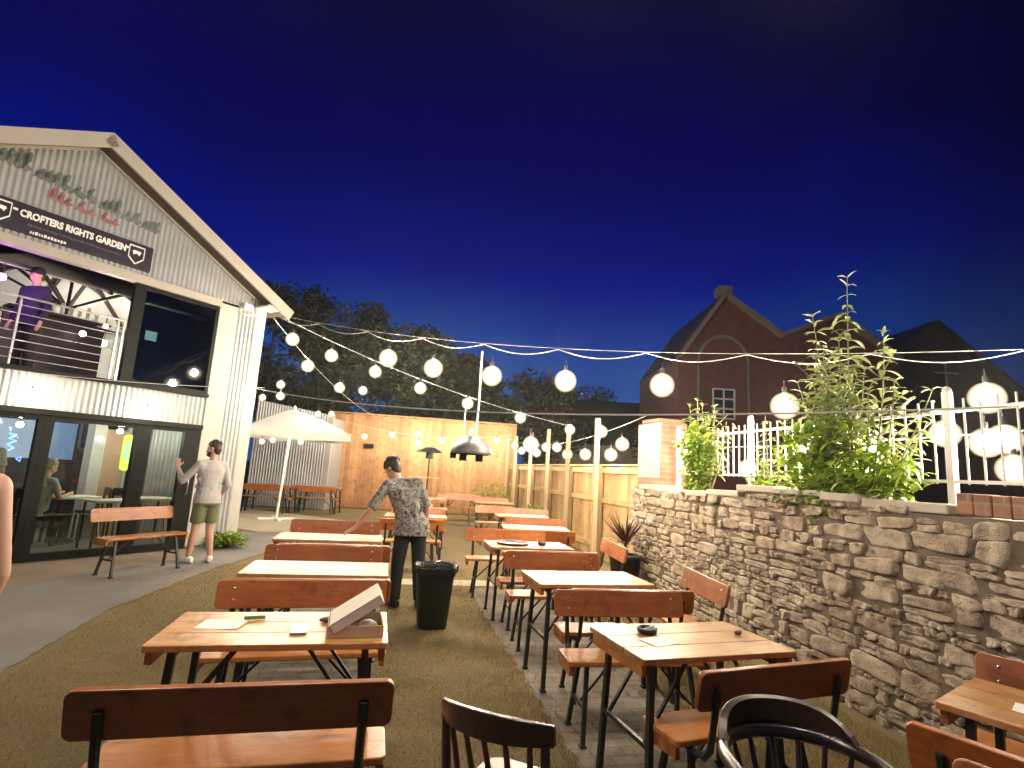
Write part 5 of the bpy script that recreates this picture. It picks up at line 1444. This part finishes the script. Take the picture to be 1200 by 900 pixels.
def person(label, loc, heading, J, wear, vox=.010, fingers=True, group=None, scale=1.0):
    """J: joints in the figure's own frame, facing +y, right side +x"""
    t = thing('person', label, 'person', loc, rad(heading), group, (scale,) * 3)
    V3 = Vector
    g = {k: V3(v) for k, v in J.items() if k not in ('look', 'curl')}
    look = V3(J.get('look', (0, 1, 0))).normalized()
    body = MB()
    # head frame
    hc = g['head']; upv = (hc - g['neck']).normalized(); rt = look.cross(upv).normalized(); hu = rt.cross(look).normalized()
    HM = Matrix((rt, look, hu)).transposed().to_4x4(); HM.translation = hc
    body.ball((0, -.008, .03), (.073, .092, .088), 18, 12, HM)
    body.ball((0, .022, -.035), (.058, .068, .075), 16, 10, HM)
    body.ball((0, .052, -.085), (.030, .028, .026), 10, 8, HM)
    body.ball((0, .093, -.022), (.012, .017, .024), 8, 6, HM); body.ball((0, .103, -.036), (.015, .013, .011), 8, 6, HM)
    body.ball((0, .086, -.066), (.024, .010, .009), 8, 6, HM)
    for s_ in (-1, 1):
        body.ball((s_ * .076, -.005, -.012), (.009, .020, .030), 8, 6, HM)
        body.ball((s_ * .032, .082, .018), (.020, .010, .009), 8, 6, HM)
    rcone(body, g['neck'] + V3((0, 0, -.05)), .060, hc + V3(HM @ V3((0, -.02, -.06))) - hc, .054, 12)
    sh = (g['shR'] - g['shL']).normalized(); hp = (g['hipR'] - g['hipL']).normalized()
    pel = g['pelvis']; che = g['chest']; sp = (che - pel).normalized(); fw2 = sp.cross(sh) * -1
    fw2 = sh.cross(sp) * -1 if False else (V3((0, 0, 1)).cross(sh)).normalized()
    fwp = (V3((0, 0, 1)).cross(hp)).normalized()
    def torso(mb, e, bottom=-.10, topk=1.0, ex_hem=0.0):
        rings = [(pel + V3((0, 0, bottom)), .155 + e + ex_hem, .105 + e + ex_hem, hp, fwp), (pel, .158 + e + ex_hem * .7, .108 + e + ex_hem * .6, hp, fwp), (pel.lerp(che, .4), .136 + e + ex_hem * .3, .095 + e, (hp + sh).normalized(), (fwp + fw2).normalized()),
                 (pel.lerp(che, .8), .158 + e, .108 + e, sh, fw2), (che + V3((0, 0, .06)), .168 + e, .104 + e, sh, fw2), (che.lerp(g['neck'], .62), .130 + e * .8, .078 + e, sh, fw2), (g['neck'] + V3((0, 0, -.015)), .060 + e * .6, .058 + e * .6, sh, fw2)]
        loft(mb, rings)
    torso(body, 0.0)
    for s_ in ('L', 'R'):
        rcone(body, g['sh' + s_], .053, g['el' + s_], .040); rcone(body, g['el' + s_], .040, g['wr' + s_], .026)
        rcone(body, g['hip' + s_], .083, g['kn' + s_], .056); rcone(body, g['kn' + s_], .054, g['kn' + s_].lerp(g['an' + s_], .35), .056); rcone(body, g['kn' + s_].lerp(g['an' + s_], .35), .055, g['an' + s_], .036)
        rcone(body, che + (g['sh' + s_] - che) * .35, .07, g['sh' + s_], .054)
        toe = g['toe' + s_]; rcone(body, g['an' + s_] + V3((0, 0, -.03)), .036, toe, .030)
        hd = g.get('hd' + s_, (g['wr' + s_] - g['el' + s_]).normalized()); pn = g.get('pn' + s_, V3((0, 1, 0)))
        if fingers: hand(body, g['wr' + s_], hd, pn, 1.0, J.get('curl', .35), 1 if s_ == 'R' else -1)
        else: rcone(body, g['wr' + s_], .03, g['wr' + s_] + V3(hd) * .13, .028)
    me = voxel(body, 'body', vox if fingers else .012); bo = link('body', me, wear.get('skin', M['skin']), t)
    ey = MB()
    for s_ in (-1, 1): ey.ball((s_ * .031, .088, .012), (.011, .006, .006), 8, 6, HM)
    ey.build('eyes', plain('eye_dark', (0.02, 0.015, 0.012), .3), t)
    # hair: a cap of strands round the skull
    hm = MB(); rr = random.Random(3)
    hm.ball((0, -.018, .045), (.081, .094, .088), 18, 12, HM); hm.ball((0, -.05, -.005), (.074, .062, .075), 14, 10, HM); hm.ball((0, -.052, -.050), (.060, .042, .050), 12, 8, HM)
    for _ in range(60):
        a = rr.uniform(0, 6.28); b = rr.uniform(.2, 1.5)
        k_ = 1 + (wear.get('curls', 1.0) - 1) * .4; p = V3((.078 * k_ * math.cos(a) * math.cos(b), -.022 + .090 * k_ * math.sin(a) * math.cos(b), .046 + .086 * k_ * math.sin(b)))
        hm.ball(p, rr.uniform(.012, .022) * wear.get('curls', 1.0), 7, 5, HM)
    if wear.get('beard'): hm.ball((0, .05, -.085), (.050, .045, .038), 10, 8, HM); hm.ball((0, .03, -.06), (.063, .05, .035), 10, 8, HM)
    link('hair', voxel(hm, 'hair', .008, 1), wear['hair'], t)
    if wear.get('cap'):
        cp = MB(); cp.ball((0, -.012, .06), (.088, .104, .075), 16, 10, HM); cp.ball((0, .11, .055), (.07, .075, .012), 12, 6, HM); link('cap', voxel(cp, 'cap', .009, 2), wear['cap'], t)
    # shirt
    s_m = MB(); torso(s_m, .016, wear.get('hem', -.12), 1.0, wear.get('loose', .012))
    rr = random.Random(9)
    for s_ in ('L', 'R'):
        if wear.get('sleeve', .6) <= 0:
            continue
        rcone(s_m, che + (g['sh' + s_] - che) * .4, .085, g['sh' + s_], .058); rcone(s_m, g['neck'] + V3((0, 0, -.045)), .058, g['sh' + s_] + V3((0, 0, .012)), .046); rcone(s_m, g['sh' + s_], .056, pel.lerp(che, .75) + (g['sh' + s_] - che) * .55, .085)
        k = wear.get('sleeve', .6)
        if k <= 1:
            s_m.tube([g['sh' + s_], g['sh' + s_].lerp(g['el' + s_], k * .5), g['sh' + s_].lerp(g['el' + s_], k)], [.058, .060, .066], 14); s_m.ball(g['sh' + s_], .058, 12, 8)
        else:
            rcone(s_m, g['sh' + s_], .058, g['el' + s_], .052); e2 = g['el' + s_].lerp(g['wr' + s_], k - 1)
            s_m.tube([g['el' + s_], g['el' + s_].lerp(e2, .5), e2], [.055, .050, .046], 14)
    # folds
    for _ in range(wear.get('folds', 12)):
        a = rr.uniform(0, 6.28); z0 = rr.uniform(-.05, .75); c = pel.lerp(che, z0)
        p = c + sh * .150 * math.cos(a) + fw2 * .112 * math.sin(a)
        s_m.tube([p, p + V3((rr.uniform(-.05, .05), rr.uniform(-.02, .02), rr.uniform(.06, .13))), p + V3((rr.uniform(-.1, .1), rr.uniform(-.02, .02), rr.uniform(.12, .22)))], [.004, .017, .004], 6)
    link('shirt', voxel(s_m, 'shirt', .011, 3), wear['shirt'], t)
    # trousers or shorts
    tm = MB()
    loft(tm, [(pel + V3((0, 0, -.13)), .165, .118, hp, fwp), (pel, .168, .120, hp, fwp), (pel.lerp(che, .25), .154, .112, hp, fwp)])
    for s_ in ('L', 'R'):
        k = wear.get('leg', 2.0)
        if k <= 1:
            q = g['hip' + s_].lerp(g['kn' + s_], k); tm.tube([g['hip' + s_] + V3((0, 0, .02)), g['hip' + s_].lerp(q, .6), q], [.102, .094, .092], 14)
        else:
            rcone(tm, g['hip' + s_], .099, g['kn' + s_], .078); q = g['kn' + s_].lerp(g['an' + s_], min(1, k - 1))
            tm.tube([g['kn' + s_], g['kn' + s_].lerp(q, .5), q], [.077, .068, .062], 14)
    link('trousers' if wear.get('leg', 2) > 1 else 'shorts', voxel(tm, 'trousers', .011, 3), wear['trousers'], t)
    for s_ in ('L', 'R'):
        sm_ = MB(); an, toe = g['an' + s_], g['toe' + s_]; d = (toe - an); d.z = 0; d.normalize(); rt_ = d.cross(V3((0, 0, 1)))
        z0 = an.z - .085
        heel = V3((an.x, an.y, z0)) - d * .075; tip = V3((an.x, an.y, z0)) + d * .195
        loft(sm_, [(heel + V3((0, 0, .045)) , .030, .040, rt_, V3((0, 0, 1))), (heel + d * .05 + V3((0, 0, .052)), .042, .05, rt_, V3((0, 0, 1))), (heel + d * .14 + V3((0, 0, .05)), .044, .048, rt_, V3((0, 0, 1))), (tip - d * .06 + V3((0, 0, .034)), .050, .032, rt_, V3((0, 0, 1))), (tip + V3((0, 0, .024)), .026, .020, rt_, V3((0, 0, 1)))], 12)
        link('shoe', voxel(sm_, 'shoe', .008, 2), wear['shoes'], t)
    return t
def stand(**k):
    J = dict(pelvis=(0, 0, .95), chest=(0, .0, 1.29), neck=(0, -.01, 1.49), head=(0, .015, 1.655), shL=(-.185, -.01, 1.425), shR=(.185, -.01, 1.425),
             elL=(-.235, -.03, 1.13), elR=(.235, -.03, 1.13), wrL=(-.24, .06, .88), wrR=(.24, .06, .88), hipL=(-.085, 0, .90), hipR=(.085, 0, .90),
             knL=(-.10, .02, .48), knR=(.10, .02, .48), anL=(-.11, -.02, .088), anR=(.11, -.02, .088), toeL=(-.15, .13, .03), toeR=(.15, .13, .03), look=(0, 1, 0), pnL=(1, 0, 0), pnR=(-1, 0, 0))
    J.update(k); return J
person('man in grey shirt and olive shorts by the door, arm raised', (-2.60, 8.98, .010), 44,
       stand(elL=(-.34, .10, 1.17), wrL=(-.33, .32, 1.36), hdL=(.02, .35, 1), pnL=(.4, .8, 0), look=(-.75, .8, -.06), knL=(-.10, .03, .48), anL=(-.13, .05, .088), toeL=(-.20, .20, .03), knR=(.10, .01, .48), anR=(.13, -.05, .088), toeR=(.19, .09, .03), elR=(.25, -.06, 1.14), wrR=(.24, .10, .93), curl=.6),
       dict(hair=M['hair_brown'], beard=True, shirt=M['grey_shirt'], sleeve=1.45, trousers=M['olive'], leg=.78, shoes=M['white_shoe'], hem=-.10, loose=.02, folds=16))
person('man in patterned shirt and black trousers leaning on a table', (.29, 6.60, 0), 14,
       stand(pelvis=(.02, -.04, .93), chest=(-.10, .05, 1.26), neck=(-.16, .12, 1.44), head=(-.205, .205, 1.54), look=(-.60, .75, -.72), shL=(-.29, .05, 1.36), shR=(.07, .01, 1.40),
             elL=(-.47, .02, 1.07), wrL=(-.60, .13, .855), hdL=(-.80, .10, -.45), pnL=(-.1, .2, -1), elR=(.19, -.02, 1.11), wrR=(.21, .05, .86), hipL=(-.075, -.03, .88), hipR=(.10, -.05, .88), knL=(-.10, .0, .47), knR=(.13, -.05, .47), anL=(-.11, -.02, .088), anR=(.15, -.10, .088), toeL=(-.15, .12, .03), toeR=(.20, .04, .03), curl=.42),
       dict(hair=M['hair_brown'], curls=1.35, shirt=M['print_shirt'], sleeve=.95, trousers=M['black_cloth'], leg=2.0, shoes=M['black_cloth'], hem=-.13, loose=.042, folds=18))
SEAT = dict(pelvis=(0, 0, .52), chest=(0, .04, .86), neck=(0, .06, 1.06), head=(0, .10, 1.215), shL=(-.18, .05, .995), shR=(.18, .05, .995), elL=(-.24, .13, .74), elR=(.24, .13, .74), wrL=(-.14, .34, .78), wrR=(.14, .34, .78),
            hipL=(-.09, 0, .50), hipR=(.09, 0, .50), knL=(-.11, .42, .50), knR=(.11, .42, .50), anL=(-.11, .40, .088), anR=(.11, .40, .088), toeL=(-.12, .55, .03), toeR=(.12, .55, .03), look=(.3, 1, -.35), pnL=(0, 0, -1), pnR=(0, 0, -1))
pb = LW(.55, 1.35, .02)
person('seated customer with grey hair and pale top behind the door glass', pb, math.degrees(BA) - 70, SEAT, dict(hair=M['hair_grey'], shirt=M['pale_top'], sleeve=.6, trousers=M['black_cloth'], shoes=M['black_cloth'], hem=-.08), fingers=False)
pb = LW(-.30, .95, .02)
person('dark clothed person standing inside the glass at far left', pb, math.degrees(BA) + 170, stand(elR=(.25, .1, 1.14), wrR=(.18, .32, 1.2)), dict(hair=M['hair_brown'], shirt=M['pale_top'], sleeve=.7, trousers=M['black_cloth'], shoes=M['black_cloth']), fingers=False)
pb = LW(-.20, 0.62, 2.495)
person('person in dark cap lit magenta on the balcony', pb, math.degrees(BA) + 120, stand(look=(.2, 1, -.15)), dict(hair=M['hair_brown'], cap=M['black_cloth'], shirt=M['blue_cloth'], sleeve=1.9, trousers=M['black_cloth'], shoes=M['black_cloth']), fingers=False, scale=.92)
pb = LW(-1.0, 1.9, 2.495)
person('person with dark jacket further left along the balcony', pb, math.degrees(BA) + 200, stand(), dict(hair=M['hair_brown'], shirt=M['blue_cloth'], sleeve=1.9, trousers=M['black_cloth'], shoes=M['black_cloth']), fingers=False)
# the bystander at the left edge of the photograph, only a bare arm in view
pp = AX * 1.78 + LAT * (-1.87)
person('bystander with bare arm at the very left edge', (pp.x, pp.y, .01), 60, stand(), dict(hair=M['hair_brown'], shirt=M['black_cloth'], sleeve=0, trousers=M['black_cloth'], shoes=M['white_shoe']), fingers=True)

# tables inside, behind the glass
def cafe_table(label, loc, rz):
    t = thing('cafe_table', label, 'table', loc, rz, 'small tables behind the glass')
    mb = MB(); mb.prism(rrect(.62, .55, .03), .03, T(0, 0, .73) @ RX(90)); mb.build('tabletop', M['card_white'], t)
    for sx in (-1, 1):
        for sy in (-1, 1):
            mb = MB(); mb.bar((sx * .27, sy * .23, 0), (sx * .26, sy * .22, .715), .03); mb.build('leg', M['frame_black'], t)
cafe_table('small table in front of the seated customer inside', LW(1.05, 1.45, .024), BA)
cafe_table('pale topped small table just inside the middle door', LW(1.25, .62, .024), BA)
cafe_table('small table inside behind the right hand door pane', LW(2.0, 1.0, .024), BA)
def cafe_chair(label, loc, rz):
    t = thing('cafe_chair', label, 'chair', loc, rz, 'dark chairs behind the glass')
    mb = MB(); mb.prism(rrect(.40, .40, .05), .03, T(0, 0, .45) @ RX(90)); mb.build('seat', M['frame_black'], t)
    mb = MB(); mb.prism(rrect(.40, .14, .05), .02, T(0, -.19, .80)); mb.build('backrest', M['frame_black'], t)
    for sx in (-1, 1):
        mb = MB(); mb.bar((sx * .18, -.18, 0), (sx * .18, -.19, .80), .03); mb.build('back_post', M['frame_black'], t)
        mb = MB(); mb.bar((sx * .18, .17, 0), (sx * .18, .17, .44), .03); mb.build('leg', M['frame_black'], t)
cafe_chair('dark chair holding the seated customer inside', LW(.55, 1.35, .024), BA - rad(70))
cafe_chair('empty dark chair right of the seated customer', LW(1.45, 1.75, .024), BA + rad(80))
cafe_chair('empty dark chair behind the right hand door pane', LW(1.85, 1.45, .024), BA + rad(170))

# ------------------------------------------------------------------ night air
def haze():
    m = bpy.data.materials.new('haze'); m.use_nodes = True; n, l = m.node_tree.nodes, m.node_tree.links; n.clear()
    out = n.new('ShaderNodeOutputMaterial'); v = n.new('ShaderNodeVolumePrincipled')
    v.inputs['Color'].default_value = (.85, .87, .85, 1); v.inputs['Density'].default_value = HAZE; v.inputs['Anisotropy'].default_value = .82
    l.new(v.outputs[0], out.inputs['Volume'])
    mb = MB(); mb.box((10, 60, 4.8), (310, 240, 11.6)); o = mb.build('haze', m); tag(o, 'thin night air glowing round the bulbs', 'haze', kind='stuff')
if HAZE > 0: haze()
